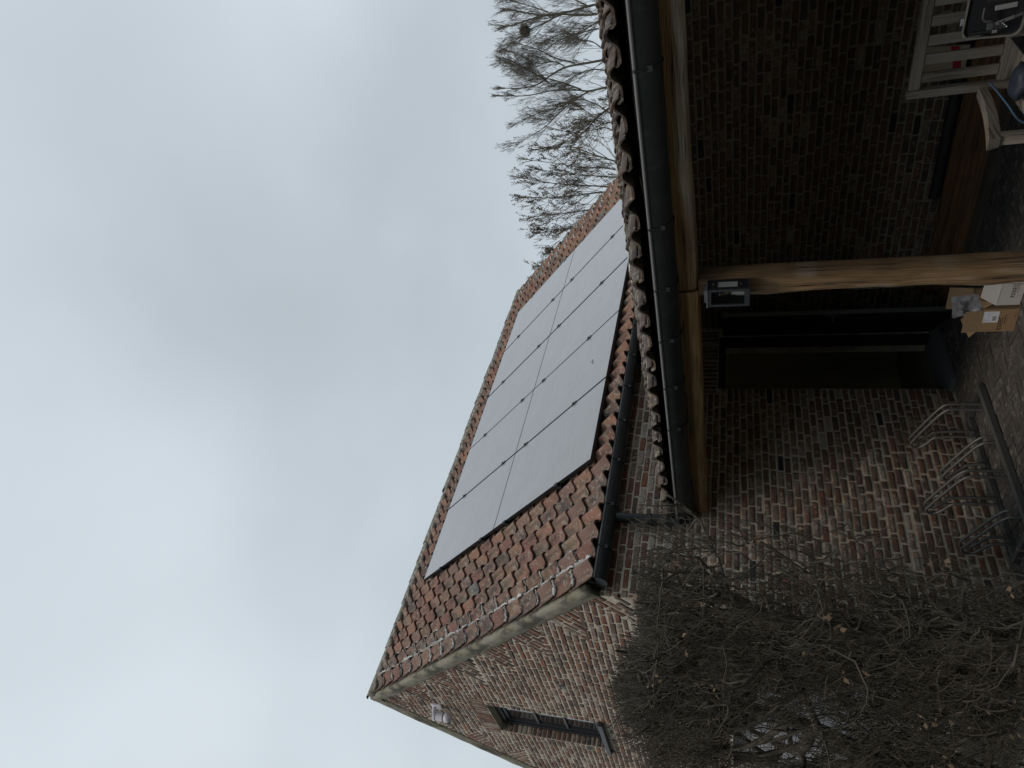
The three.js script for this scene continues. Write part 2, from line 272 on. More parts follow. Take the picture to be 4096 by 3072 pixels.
function layWall(list, wall, O, U, N, y0, y1, spans, fams, r, head = .22) {
  const V = V3(0, 1, 0); let row = 0;
  for (let y = y0 + ROW / 2; y < y1; y += ROW, row++) for (const [a, b] of spans(y)) {
    let u = a + (row % 2 ? rr(.03, .1, r) : rr(0, .05, r)) * 0, first = true;
    while (u < b - .02) {
      let l = r() < head ? rr(.085, .1, r) : rr(.168, .196, r);
      if (first) { l *= row % 2 ? rr(.4, .6, r) : rr(.75, 1, r); first = false; }
      if (u + l > b - .05) l = b - u;
      if (l > .24) l = l / 2;
      const j = rr(.012, .018, r), c = O.clone().addScaledVector(U, u + l / 2); c.y = y + rr(-.003, .003, r);
      brickAt(list, wall, c, U, V, N, l - j, ROW - rr(.013, .0165, r), weighted(fams(u, y), r), r); u += l;
    }
  }
}
function buildBricks(list, most, restNames) {
  list.sort((a, b) => b.area - a.area);
  const rest = new Map();
  list.forEach((q, k) => {
    if (k < most && q.area > 0) { const o = part('brick', brickVars[q.g], brickMats[q.fam], q.wall); o.matrix.copy(q.m); o.matrix.decompose(o.position, o.quaternion, o.scale); }
    else { if (!rest.has(q.wall)) rest.set(q.wall, {}); const f = rest.get(q.wall); (f[q.fam] = f[q.fam] || []).push(flat(brickVars[q.g].clone()).applyMatrix4(q.m)); }
  });
  for (const [wall, f] of rest) { const ks = Object.keys(f); part('bricks', mergeGeometries(ks.map(k => mergeGeometries(f[k])), true), ks.map(k => brickMats[k]), wall, 'stuff'); }
}

// ---------------------------------------------------------------- the house
const ZE = -5.065, XG = 2.74, ZR = -8.273, XF = 11.3;         // eaves wall, gable wall, ridge line, far end
const house = thing('brick_house', 'old red brick house with a clay tile roof and a gable end facing left', 'house', [XG, 0, ZE]);
const local = (o, g) => g.translate(-o.position.x, -o.position.y, -o.position.z);
const hp = (name, g, m, kind, parent = house) => part(name, parent === house ? local(house, g) : g, m, parent, kind);
const vergeLine = z => z > ZR ? 3.055 + (ZE - z) * .985 : 3.055 + (ZE - (2 * ZR - z)) * .985;   // top of the gable brickwork
const DX0 = 5.17, DX1 = 6.04, DY = 2.08;                      // doorway in the eaves wall
const WZ0 = -8.71, WZ1 = -7.905, WY0 = 3.31, WY1 = 4.70;     // gable window
const GZ0 = -8.55, GZ1 = -5.74, GY = 1.93;                   // garage door in the gable
function wallShape(pts, holes, depth, toWorld, m, name) {
  const s = new THREE.Shape(pts.map(p => new THREE.Vector2(...p))); for (const h of holes) s.holes.push(new THREE.Path(h.map(p => new THREE.Vector2(...p))));
  const g = new THREE.ExtrudeGeometry(s, { depth, bevelEnabled: false }); g.applyMatrix4(toWorld); g.computeVertexNormals(); triUV(g, 'y');
  const o = part(name, g, m, house); o.position.set(-XG, 0, -ZE); return o;
}
const rect = (a, b, c, d) => [[a, c], [b, c], [b, d], [a, d]];
// gable: shape in (z, y), extruded along +x
const gm = new THREE.Matrix4().makeBasis(V3(0, 0, 1), V3(0, 1, 0), V3(-1, 0, 0)).setPosition(XG + .3, 0, 0);
const gable = wallShape([[ZE, -.1], [ZE, vergeLine(ZE)], [ZR, vergeLine(ZR)], [2 * ZR - ZE, vergeLine(2 * ZR - ZE)], [2 * ZR - ZE, -.1]], [rect(WZ0, WZ1, WY0, WY1), rect(GZ0, GZ1, .001, GY)], .3, gm, mortarM, 'gable_wall');
const em = new THREE.Matrix4().makeBasis(V3(1, 0, 0), V3(0, 1, 0), V3(0, 0, 1)).setPosition(0, 0, ZE - .3);
const eavesWall = wallShape([[XG + .3, -.1], [XF, -.1], [XF, 3.03], [XG + .3, 3.03]], [rect(DX0, DX1, .001, DY)], .3, em, mortarDarkM, 'eaves_wall');
hp('rear_wall', boxg(XG + .3, XF, 0, 3.0, 2 * ZR - ZE, 2 * ZR - ZE + .3), mortarM);
hp('far_gable', new THREE.ExtrudeGeometry(new THREE.Shape([[ZE - .3, 0], [ZE - .3, 2.98], [ZR, vergeLine(ZR)], [2 * ZR - ZE + .3, 2.98], [2 * ZR - ZE + .3, 0]].map(p => new THREE.Vector2(...p))), { depth: .3, bevelEnabled: false }).applyMatrix4(new THREE.Matrix4().makeBasis(V3(0, 0, 1), V3(0, 1, 0), V3(-1, 0, 0)).setPosition(XF, 0, 0)), mortarM);
const bricks = [], rb = mulberry(4242);
const patch = (u, y, s) => { const q = n3(u * 1.1 + 40, y * 1.3 + 10, .5, s); return .25 + 1.9 * sstep(.3, .75, q); };
const famGable = (z = 0, y = 0) => { const q = patch(z, y, 61); return { red: .28, brown: .32, purple: .12, limed: .2 * q, pale: .03 * q, orange: .03, coal: .006 }; };
const famEaves = (u, y) => y > 2.1 ? { red: .3, brown: .28, purple: .1, limed: .26, pale: .08, orange: .05 } : { red: .07, brown: .48, purple: .18, limed: .26 * patch(u, y, 62), pale: .035, coal: .012 };
// gable courses: horizontal, with wedges of bricks set square to each slope
const WP = .64, WL = .4976, S0 = 1.245;         // wedge period and base along the slope, upper corner of the first (from the top)
const topY = vergeLine(ZR), c45 = Math.SQRT1_2;
function wedge(z, y) {                          // is this spot in a wedge?
  const dz = Math.abs(z - ZR), s = (dz + (topY - y)) * c45, d = (topY - y - dz) * c45;   // along the slope from the top, and square into the wall
  if (d < 0) return 'out';
  if (dz < .05) return '';
  let t = (s - d * 0 - S0) % WP; t = (t + WP) % WP;
  // the wedge narrows from its upper corner down the slope
  return t < WL && d < WL - t - .0 ? 'wedge' : '';
}
function gableSpans(y) {
  const out = []; let s = null; const st = .012;
  for (let z = -10.6; z <= ZE + .0001; z += st) {
    const w = wedge(z, y), ok = w === '' && !(z > WZ0 - .005 && z < WZ1 + .105 && y > WY0 + .02 && y < WY1) && !(z > WZ0 - .12 && z < WZ1 + .12 && y >= WY1 && y < WY1 + .2) && !(z > GZ0 && z < GZ1 && y < GY + .01) && !(z > WZ0 - .005 && z < WZ1 + .005 && y > WY0 - .02 && y < WY1);
    if (ok && s === null) s = z; if (!ok && s !== null) { if (z - s > .04) out.push([s, z - st * .5]); s = null; }
  }
  if (s !== null) out.push([s, ZE]); return out;
}
const UZ = V3(0, 0, 1), NX = V3(-1, 0, 0), UX = V3(1, 0, 0), NZ = V3(0, 0, 1);
layWall(bricks, gable, V3(XG, 0, 0), UZ, NX, .9, 6.25, gableSpans, famGable, rb, .38);
for (const side of [1, -1]) for (let k = -2; k < 7; k++) for (let i = 0; i < 8; i++) {
  const t = (i + .5) * ROW, s = S0 + k * WP + t, depth = WL - t; if (s < .12 || s > 5) continue;
  let d = .005; let seg = [];
  const two = depth > .21; if (two) { const cut = i % 2 ? rr(.1, .14, rb) : rr(.17, .2, rb); seg = [[0, cut], [cut, Math.min(depth, cut + .185)]]; if (depth - cut - .185 > .05) seg.push([cut + .185, depth]); } else seg = [[0, depth]];
  for (const [a, b] of seg) if (b - a > .03) {
    const m = (a + b) / 2, along = V3(0, -c45, side * c45), into = V3(0, -c45, -side * c45), C = V3(XG, topY, ZR).addScaledVector(along, s).addScaledVector(into, m);
    if (C.z < -10.6 || C.z > ZE - .035) continue;
    const Uv = into.clone().multiplyScalar(side), Vv = V3().crossVectors(NX, Uv);
    brickAt(bricks, gable, C, Uv, Vv, NX, b - a - .011, ROW - .0125, weighted(famGable(C.z, C.y), rb), rb);
  }
}
// soldier course over the gable window, brick reveals, soldier course over the doorway
for (let z = WZ0 - .1; z < WZ1 + .1; z += ROW) brickAt(bricks, gable, V3(XG, WY1 + .1, z + ROW / 2), V3(0, -1, 0), V3(0, 0, 1), NX, .185, ROW - .014, weighted(famGable(), rb), rb);
for (let y = WY0; y < WY1 - .03; y += ROW) { brickAt(bricks, gable, V3(XG + .055, y + ROW / 2, WZ0), UX, V3(0, 1, 0), NZ, .1, ROW - .013, weighted(famGable(), rb), rb); brickAt(bricks, gable, V3(XG + .055, y + ROW / 2, WZ1), V3(-1, 0, 0), V3(0, 1, 0), V3(0, 0, -1), .1, ROW - .013, weighted(famGable(), rb), rb); }
for (let y = WY0 + .02; y < WY1; y += ROW) brickAt(bricks, gable, V3(XG, y + ROW / 2, WZ1 + .052), UZ, V3(0, 1, 0), NX, .088, ROW - .013, weighted(famGable(), rb), rb);
layWall(bricks, eavesWall, V3(0, 0, ZE), UX, NZ, 0, 3.0, y => { const a = XG, out = []; if (y < DY) out.push([a, DX0], [DX1, 6.12]); else if (y < DY + .2) out.push([a, DX0 - .08], [DX1 + .06, 6.12]); else out.push([a, y > 2.5 ? 7.2 : 6.12]); return out; }, famEaves, rb, .16);
for (let x = DX0 - .08; x < DX1 + .03; x += ROW) brickAt(bricks, eavesWall, V3(x + ROW / 2, DY + .1, ZE), V3(0, 1, 0), V3(-1, 0, 0), NZ, .188, ROW - .014, weighted(famEaves(0, 0), rb), rb);
buildBricks(bricks, 300);
for (const w of [gable, eavesWall]) w.children.forEach(c => { });
// dark vent bricks in the gable
for (const [y, z] of [[3.627, -7.05], [3.594, -8.79], [4.87, -8.43]]) part('vent', local(house, boxg(XG - .008, XG + .02, y - .024, y + .024, z - .05, z + .05)), blackM, house);

// gable window: frame set back, three panes, sill
{
  const w = new THREE.Group(); w.name = 'window'; house.add(w); w.position.set(-XG, 0, -ZE);
  const xf = XG + .1;
  part('frame', merge([boxg(xf, xf + .07, WY0 + .05, WY0 + .12, WZ0, WZ1), boxg(xf, xf + .07, WY1 - .075, WY1, WZ0, WZ1), boxg(xf, xf + .07, WY0 + .12, WY1 - .075, WZ0, WZ0 + .075), boxg(xf, xf + .07, WY0 + .12, WY1 - .075, WZ1 - .075, WZ1), boxg(xf + .02, xf + .05, WY0 + .12, WY0 + .165, WZ0 + .075, WZ1 - .075), boxg(xf + .02, xf + .05, WY1 - .12, WY1 - .075, WZ0 + .075, WZ1 - .075), boxg(xf + .02, xf + .05, WY0 + .165, WY1 - .12, WZ0 + .075, WZ0 + .12), boxg(xf + .02, xf + .05, WY0 + .165, WY1 - .12, WZ1 - .12, WZ1 - .075)]), darkPaintM, w);
  const gh = (WY1 - WY0 - .285) / 3;
  for (let k = 1; k < 3; k++) part('glazing_bar', boxg(xf + .015, xf + .048, WY0 + .165 + k * gh - .014, WY0 + .165 + k * gh + .014, WZ0 + .12, WZ1 - .12), greyPaintM, w);
  for (let k = 0; k < 3; k++) part('pane', boxg(xf + .034, xf + .038, WY0 + .165 + k * gh + .014, WY0 + .165 + (k + 1) * gh - .014, WZ0 + .12, WZ1 - .12), mat({ physical: 1, color: lin(.02, .022, .025), roughness: .04, clearcoat: 1, ior: 1.5, specularIntensity: 1 }), w);
  part('sill', rbox(XG - .055, xf + .03, WY0 - .005, WY0 + .05, WZ0 - .06, WZ1 + .05, .006), darkPaintM, w);
  part('curtain', (() => { const t = []; for (let k = 0; k < 12; k++) t.push(new THREE.CylinderGeometry(.02, .02, 1.0, 8).translate(xf + .12, (WY0 + WY1) / 2, WZ0 + .14 + k * .047)); return merge(t); })(), mat({ color: lin(.3, .29, .27), roughness: .9 }), w);
}
// garage door of horizontal boards behind the trained trees
{
  const d = new THREE.Group(); d.name = 'garage_door'; house.add(d); d.position.set(-XG, 0, -ZE);
  const m = mat({ color: lin(.33, .34, .37), roughness: .5 });
  part('frame', merge([boxg(XG + .06, XG + .16, 0, GY, GZ0, GZ0 + .08), boxg(XG + .06, XG + .16, 0, GY, GZ1 - .08, GZ1), boxg(XG + .06, XG + .16, GY - .08, GY, GZ0 + .08, GZ1 - .08)]), greyPaintM, d);
  for (let k = 0; k < 17; k++) part('board', rbox(XG + .08, XG + .115, .02 + k * .109, .02 + (k + 1) * .109 - .006, GZ0 + .08, GZ1 - .08, .005), m, d);
  part('backing', boxg(XG + .12, XG + .15, 0, GY - .08, GZ0 + .08, GZ1 - .08), blackM, d);
}
// doorway, its frame, the open leaf and the room behind
{
  const d = new THREE.Group(); d.name = 'doorway'; house.add(d); d.position.set(-XG, 0, -ZE);
  part('frame', merge([boxg(DX0, DX0 + .06, 0, DY, ZE - .16, ZE - .05), boxg(DX1 - .06, DX1, 0, DY, ZE - .16, ZE - .05), boxg(DX0 + .06, DX1 - .06, DY - .07, DY, ZE - .16, ZE - .05)]), darkPaintM, d);
  part('threshold', rbox(DX0 - .04, DX1 + .08, -.02, .035, ZE - .28, ZE + .17, .008), mat({ color: lin(.12, .125, .13), roughness: .75, bumpMap: brickBump, bumpScale: .003 }), d);
  const leaf = new THREE.Group(); leaf.name = 'door_leaf'; d.add(leaf); leaf.position.set(DX1 - .03, .04, ZE + .02); leaf.rotation.y = -Math.atan2(.75, -.60);
  part('panel', merge([boxg(0, .92, 0, 2.0, -.022, .022)]), blackM, leaf);
  part('edge_strip', boxg(.92, .926, .05, 1.98, -.02, .02), mat({ color: lin(.1, .105, .11), roughness: .5, metalness: .3 }), leaf);
  part('handle', merge([pipe([V3(.86, 1.0, .024), V3(.86, 1.0, .07), V3(.76, 1.0, .075)], .01, 10, 6), boxg(.845, .875, .92, 1.06, .022, .028)]), steelM, leaf);
  const wm = mat({ color: lin(.72, .66, .46), roughness: .9 });
  part('room_wall', merge([boxg(DX0 - .9, DX1 + 1.0, 0, 2.5, ZE - 1.5, ZE - 1.4), boxg(DX0 - 1, DX0 - .9, 0, 2.5, ZE - 2.3, ZE - .3), boxg(DX1 + 1, DX1 + 1.1, 0, 2.5, ZE - 2.3, ZE - .3), boxg(DX0 - 1, DX1 + 1.1, 2.5, 2.6, ZE - 2.3, ZE - .3)]), wm, d);
  part('room_floor', boxg(DX0 - .9, DX1 + 1, -.05, .002, ZE - 2.2, ZE - .28), mat({ color: lin(.3, .27, .22), roughness: .6 }), d);
}
{ // dark cupboard standing in the room
  const c = thing('cupboard', 'black cupboard in the dark room, seen through the open doorway', 'cupboard', [5.0, .002, ZE - .72]);
  part('body', rbox(0, .62, 0, 1.32, -.5, 0, .01), blackM, c); part('door', rbox(.02, .3, .06, 1.26, 0, .018, .006), blackM, c); part('door', rbox(.31, .6, .06, 1.26, 0, .018, .006), blackM, c);
  part('handle', boxg(.27, .285, .6, .75, .018, .03), steelM, c); part('handle', boxg(.325, .34, .6, .75, .018, .03), steelM, c);
}

// ---------------------------------------------------------------- roofs of S-shaped clay tiles
const TP = .184, TG = .275;
const prof = t => .036 * Math.pow(.5 + .5 * Math.cos((t - .84) / .5 * Math.PI * (t < .34 ? .8 : 1)), 1.0) ;
function tileProfile(t) { // pan on the left, roll on the right, lip bent down past the crest
  if (t < .1) return .018 * (1 - t / .1) * (1 - t / .1);
  if (t < .42) return 0.0005 + .002 * Math.pow((t - .26) / .16, 2);
  if (t < .84) return .052 * (.5 - .5 * Math.cos((t - .42) / .42 * Math.PI)) + .002;
  return .054 - .035 * Math.pow((t - .84) / .22, 2);
}
function tileGeo(seed, nx = 11, wide = 1.06) {
  const r = mulberry(seed), P = [], UV = [], I = [], ts = []; for (let i = 0; i <= nx; i++) ts.push(i / nx * wide);
  const L = TG + .06, th = .014, ou = r(), ov = r(), wob = [0, 1, 2].map(() => rr(-.003, .003, r));
  // local axes: x across (left to right), y up the slope, z out of the roof
  const at = (t, y, k, d) => [t * TP, y, tileProfile(t) + wob[k] * Math.sin(t * 5) + d];
  const ys = [-.004, L * .5, L], N = nx + 1;
  for (let k = 0; k < 3; k++) for (let i = 0; i <= nx; i++) { const q = at(ts[i], ys[k] + (k === 0 ? rr(-.003, .003, r) : 0), k, k === 0 ? rr(-.0015, .0015, r) : 0); P.push(...q); UV.push(q[0] * 1.8 + ou, q[1] * 1.8 + ov); }
  for (let k = 0; k < 3; k++) for (let i = 0; i <= nx; i++) { const q = at(ts[i], ys[k], k, -th); P.push(...q); UV.push(q[0] * 1.8 + ou, q[1] * 1.8 + ov); }
  for (let k = 0; k < 2; k++) for (let i = 0; i < nx; i++) { const a = k * N + i; I.push(a, a + 1, a + N, a + 1, a + N + 1, a + N); const b = a + 3 * N; I.push(b, b + N, b + 1, b + 1, b + N, b + N + 1); }
  const o = P.length / 3; // front edge with its own vertices, and both sides
  for (let i = 0; i <= nx; i++) { for (const w of [0, 3 * N]) { const a = (w + i) * 3; P.push(P[a], P[a + 1] - .0005, P[a + 2]); UV.push(UV[(w + i) * 2], UV[(w + i) * 2 + 1] + (w ? .03 : 0)); } }
  for (let i = 0; i < nx; i++) { const a = o + i * 2; I.push(a, a + 1, a + 2, a + 2, a + 1, a + 3); }
  for (const e of [0, nx]) for (let k = 0; k < 2; k++) { const a = k * N + e, b = a + 3 * N; if (e) I.push(a, b, a + N, a + N, b, b + N); else I.push(a, a + N, b, a + N, b + N, b); }
  const g = new THREE.BufferGeometry(); g.setAttribute('position', new THREE.Float32BufferAttribute(P, 3)); g.setAttribute('uv', new THREE.Float32BufferAttribute(UV, 2)); g.setIndex(I); g.computeVertexNormals(); return g;
}
const tileVars = [...Array(8)].map((_, k) => tileGeo(60 + k)), tileVarsOld = [...Array(8)].map((_, k) => tileGeo(160 + k));
// lay tiles: origin O at the eave (left end), across A, up the slope B, normal N
function tiles(list, O, A, B, N, cols, rows, mats, r, jit, skip) {
  for (let c = 0; c < cols; c++) for (let k = 0; k < rows; k++) {
    if (skip && skip(c, k)) continue;
    const yaw = rr(-.02, .02, r) * jit, a2 = A.clone().addScaledVector(B, yaw).normalize(), tilt = .1, b2 = B.clone().addScaledVector(N, -tilt + rr(-.012, .012, r) * jit).normalize(), n2 = V3().crossVectors(a2, b2).normalize(); b2.crossVectors(n2, a2);
    const p = O.clone().addScaledVector(A, c * TP + rr(-.004, .004, r) * jit).addScaledVector(B, k * TG + rr(-.006, .006, r) * jit).addScaledVector(N, .038 + rr(-.003, .003, r) * jit);
    const m = new THREE.Matrix4().makeBasis(a2, b2, n2).setPosition(p), q = project(p.clone().addScaledVector(A, TP / 2)); let area = 0;
    if (q && q[0] > -60 && q[0] < 4156 && q[1] > -60 && q[1] < 3132) area = 1 / q[2] / q[2];
    list.push({ m, c, k, area, g: Math.floor(r() * 8), mat: mats(c, k, r) });
  }
}
function buildTiles(list, roof, most, vars, hidden) {
  list.forEach(q => { if (hidden && hidden(q.c, q.k)) q.area = 0; });
  list.sort((a, b) => b.area - a.area); const ms = [], rest = [];
  list.forEach((q, k) => {
    if (k < most && q.area > 0) { const o = part('roof_tile', vars[q.g], q.mat, roof); q.m.decompose(o.position, o.quaternion, o.scale); }
    else { let i = ms.indexOf(q.mat); if (i < 0) { i = ms.push(q.mat) - 1; rest.push([]); } rest[i].push(flat(vars[q.g].clone()).applyMatrix4(q.m)); }
  });
  if (ms.length) part('roof_tiles', mergeGeometries(rest.map(a => mergeGeometries(a)), true), ms, roof, 'stuff');
}
const RA = UX.clone(), RB = V3(0, c45, -c45), RN = V3(0, c45, c45), RO = V3(2.765, 3.05, ZE + .12);
const roof = new THREE.Group(); roof.name = 'roof'; house.add(roof); roof.position.set(-XG, 0, -ZE);
{
  const list = [], r = mulberry(31);
  tiles(list, RO.clone().addScaledVector(RB, -.09), RA, RB, RN, 46, 17, (c, k, q) => c < 2 ? pick([tileMats[2], tileMats[4], tileMats[1], tileMats[2]], q) : q() < .025 ? tileGreyM : pick(tileMats, q), r, 1);
  buildTiles(list, roof, 300, tileVars, (c, k) => c > 8 && c < 37 && k > 1 && k < 14);
  const back = new THREE.BufferGeometry();
  // boarding under the tiles, both slopes
  const slab = (sgn) => { const g = new THREE.BoxGeometry(XF - XG - .06, .06, 4.72); triUV(g); g.applyMatrix4(new THREE.Matrix4().makeBasis(V3(1, 0, 0), V3(0, c45, sgn * c45), V3(0, -sgn * c45, c45).multiplyScalar(1)).setPosition((XF + XG) / 2 + .02, 4.675, ZR + sgn * 1.665)); return g; };
  part('roof_boarding', merge([slab(1), slab(-1)]), blackM, roof);
  // back slope seen only along its gable edge
  const bl = []; tiles(bl, V3(2.765 + TP * 46, 3.05, 2 * ZR - ZE - .12).addScaledVector(V3(0, c45, c45), -.09), V3(-1, 0, 0), V3(0, c45, c45), V3(0, c45, -c45), 46, 17, (c, k, q) => pick(tileMats, q), r, 1, (c, k) => c < 42);
  const keep = bl.map(q => flat(tileVars[q.g].clone()).applyMatrix4(q.m)); part('rear_tiles', mergeGeometries(keep), tileMats[2], roof, 'stuff');
  // ridge tiles bedded in mortar
  for (let x = 2.72, k = 0; x < XF; x += .33, k++) {
    const g = new THREE.CylinderGeometry(.125, .135, .36, 14, 2, true, -1.75, 3.5); g.scale(.9, 1, 1.0); g.rotateZ(-Math.PI / 2); const q = new THREE.Box3().setFromBufferAttribute(g.attributes.position);
    triUV(g, 'x', 1.8, k * .37, k * .11); const m = part('ridge_tile', g, ridgeM, roof); m.position.set(x + .17, 6.296 + rr(-.01, .01), ZR); m.rotation.set(0, rr(-.02, .02), rr(-.015, .015));
  }
  const lumpy = (pts, rad, seed, sides = 7) => { const t = new Tubes(), q = mulberry(seed), p = smooth(pts, pts.length * 3); t.tube(p.map(v => v.clone().add(V3(rr(-.008, .008, q), rr(-.006, .006, q), rr(-.006, .006, q)))), p.map((_, i) => (i === 0 || i === p.length - 1 ? .3 : 1) * rad * rr(.55, 1.25, q)), sides); return t.geo(); };
  const onRoof = (x, s, h) => RO.clone().addScaledVector(RB, s).addScaledVector(RN, h).setX(x);
  const ml = []; const q = mulberry(9);
  for (let x = 2.8; x < XF - .1; x += TP) ml.push(lumpy([onRoof(x - .02, 4.53 + rr(-.03, .03, q), .04), onRoof(x + .06, 4.51 + rr(-.05, .02, q), .05), onRoof(x + .13, 4.54 + rr(-.02, .02, q), .062)], .042, 300 + x * 100));
  part('ridge_mortar', merge(ml), mat({ map: limeM.map, color: lin(.62, .6, .55), bumpMap: mortarBump, bumpScale: .006, roughness: .95 }), roof);
  // lime mortar pointing along the verge columns
  const vl = [];
  for (let k = 0; k < 17; k++) {
    const s = k * TG - .09;
    if (k) { vl.push(lumpy([onRoof(2.79, s - .006, .026), onRoof(2.84, s - .008, .028), onRoof(2.885, s - .008, .05), onRoof(2.93, s - .008, .078)], .008 + .012 * q(), 900 + k, 5)); if (q() < .9) vl.push(lumpy([onRoof(2.975, s - .006, .026), onRoof(3.024, s - .008, .028), onRoof(3.07, s - .008, .05), onRoof(3.114, s - .008, .078)], .007 + .012 * q(), 1900 + k, 5)); }
    vl.push(lumpy([onRoof(2.972, s + .01, .045), onRoof(2.968, s + .09, .043), onRoof(2.972, s + .18, .038), onRoof(2.97, s + .27, .04)], .014 + .024 * q() * q(), 2900 + k, 6)); if (q() < .5) vl.push(lumpy([onRoof(2.95, s + .03, .052), onRoof(2.985, s + .06, .04), onRoof(3.01, s + .05, .03)], .016 + .018 * q(), 7900 + k, 6));
    if (q() < .65) vl.push(lumpy([onRoof(3.157, s + .02, .042), onRoof(3.154, s + .1, .038), onRoof(3.157, s + .2, .036)], .009 + .012 * q(), 3900 + k, 6));
  }
  part('verge_pointing', merge(vl), limeM, roof);
  // verge at the far end: pale mortar caps on the last two columns
  const fl = []; for (let k = 0; k < 17; k++) for (const x of [2.765 + 45 * TP, 2.765 + 44 * TP, 2.765 + 43 * TP]) if (q() < .85) { const s = k * TG - .09; fl.push(lumpy([onRoof(x + .02, s - .004, .03), onRoof(x + .07, s - .006, .034), onRoof(x + .115, s - .006, .056), onRoof(x + .165, s - .006, .082)], .022, 5000 + k * 7 + x, 6)); }
  part('far_verge_pointing', merge(fl), limeM, roof);
}
// cement verge band under the gable tiles
{
  const seg = 40, mk = sgn => { const P = [], UV = [], I = [], q = mulberry(70 + sgn); const ring = [[-.0, -.105], [-.014, -.095], [-.024, -.05], [-.03, 0], [-.028, .045], [.05, .05], [.05, -.105]];
    for (let i = 0; i <= seg; i++) { const s = mix(-.02, 4.66, i / seg); ring.forEach(([x, d], j) => { const j2 = j < 5 ? rr(-.006, .006, q) : 0, o = V3(XG + x + j2, 6.338, ZR).add(V3(0, -c45, sgn * c45).multiplyScalar(s)).add(V3(0, c45, sgn * c45).multiplyScalar(d - .012 + j2)); P.push(o.x, o.y, o.z); UV.push(s, d + x); }); }
    const n = ring.length; for (let i = 0; i < seg; i++) for (let j = 0; j < n; j++) { const a = i * n + j, b = i * n + (j + 1) % n; if (sgn > 0) I.push(a, b, a + n, b, b + n, a + n); else I.push(a, a + n, b, b, a + n, b + n); }
    const e = [0, seg * n]; for (const o of e) for (let j = 1; j < n - 1; j++) I.push(o, o + j, o + j + 1);
    const g = new THREE.BufferGeometry(); g.setAttribute('position', new THREE.Float32BufferAttribute(P, 3)); g.setAttribute('uv', new THREE.Float32BufferAttribute(UV, 2)); g.setIndex(I); g.computeVertexNormals(); return g; };
  { const g = new THREE.SphereGeometry(1, 14, 10), p = g.attributes.position; for (let i = 0; i < p.count; i++) { const x = p.getX(i), y = p.getY(i), z = p.getZ(i), k = 1 + .35 * (n3(x * 2 + 9, y * 2 + 9, z * 2 + 9, 3) - .5); p.setXYZ(i, x * .07 * k, y * .085 * k, z * .12 * k); } g.computeVertexNormals(); triUV(g); hp('apex_mortar', g.translate(XG + .03, 6.31, ZR), vergeM); }
  hp('verge_band', mk(1), vergeM); hp('verge_band', mk(-1), vergeM);
}

// gutters: half-round trough with rolled lip, brackets
function gutter(parent, A, B, out, rx, ry, brk, name, off) {   // A, B: ends of the trough's centre line at lip height; out: horizontal direction away from the wall
  const D = B.clone().sub(A), L = D.length(); D.normalize();
  const P = [], UV = [], I = [], n = 14, q = (t, w, r0) => A.clone().addScaledVector(D, t).addScaledVector(out, Math.cos(w) * rx * r0).add(V3(0, Math.sin(w) * ry * r0, 0));
  const segs = 12; for (const r0 of [1, .97]) for (let s = 0; s <= segs; s++) for (let k = 0; k <= n; k++) { const w = -Math.PI * k / n, p = q(L * s / segs, w, r0); P.push(p.x, p.y, p.z); UV.push(L * s / segs, k / n * .35); }
  const N = n + 1, H = (segs + 1) * N;
  for (let s = 0; s < segs; s++) for (let k = 0; k < n; k++) { const a = s * N + k; I.push(a, a + 1, a + N, a + 1, a + N + 1, a + N, H + a, H + a + N, H + a + 1, H + a + 1, H + a + N, H + a + N + 1); }
  const g = new THREE.BufferGeometry(); g.setAttribute('position', new THREE.Float32BufferAttribute(P, 3)); g.setAttribute('uv', new THREE.Float32BufferAttribute(UV, 2)); g.setIndex(I); g.computeVertexNormals();
  const G = new THREE.Group(); G.name = name; parent.add(G); G.position.copy(off);
  part('trough', g, gutterM, G);
  const lip = [A, B].map(p => p.clone().addScaledVector(out, rx - .002).add(V3(0, .004, 0))), lt = new Tubes(); lt.tube(lip, [.011, .011], 8); part('lip', lt.geo(), gutterLipM, G);
  for (const E of [A, B]) { const c = new THREE.CylinderGeometry(1, 1, .004, 20, 1, false, 0, Math.PI).rotateX(Math.PI / 2).rotateZ(-Math.PI / 2); const m = new THREE.Matrix4().makeBasis(out.clone().multiplyScalar(rx), V3(0, ry, 0), V3().crossVectors(out, V3(0, 1, 0))).setPosition(E); part('end_cap', c.rotateZ(Math.PI / 2).rotateZ(-Math.PI / 2).applyMatrix4(m), gutterM, G); }
  for (const t of brk) { const pts = []; for (let k = 0; k <= 14; k++) pts.push(q(t, -Math.PI * k / 14, 1.025)); const T = new Tubes(); T.tube(pts, pts.map(() => .007), 5); const plate = new THREE.BoxGeometry(.03, .028, .006).applyMatrix4(new THREE.Matrix4().makeBasis(D, V3(0, 1, 0), V3().crossVectors(D, V3(0, 1, 0))).setPosition(q(t, -.55, 1.06))), clip = pipe([lip[0].clone().addScaledVector(D, t - .008), lip[0].clone().addScaledVector(D, t + .008)], .012, 2, 8); part('bracket', merge([T.geo(), plate, clip]), gutterM, G); }
  return G;
}
const UNHOUSE = V3(-XG, 0, -ZE);
gutter(house, V3(2.79, 2.985, ZE + .115), V3(6.7, 3.005, ZE + .115), V3(0, 0, 1), .085, .095, [.3, .735, 1.24, 1.74, 2.22, 2.7, 3.2, 3.7], 'gutter', UNHOUSE);
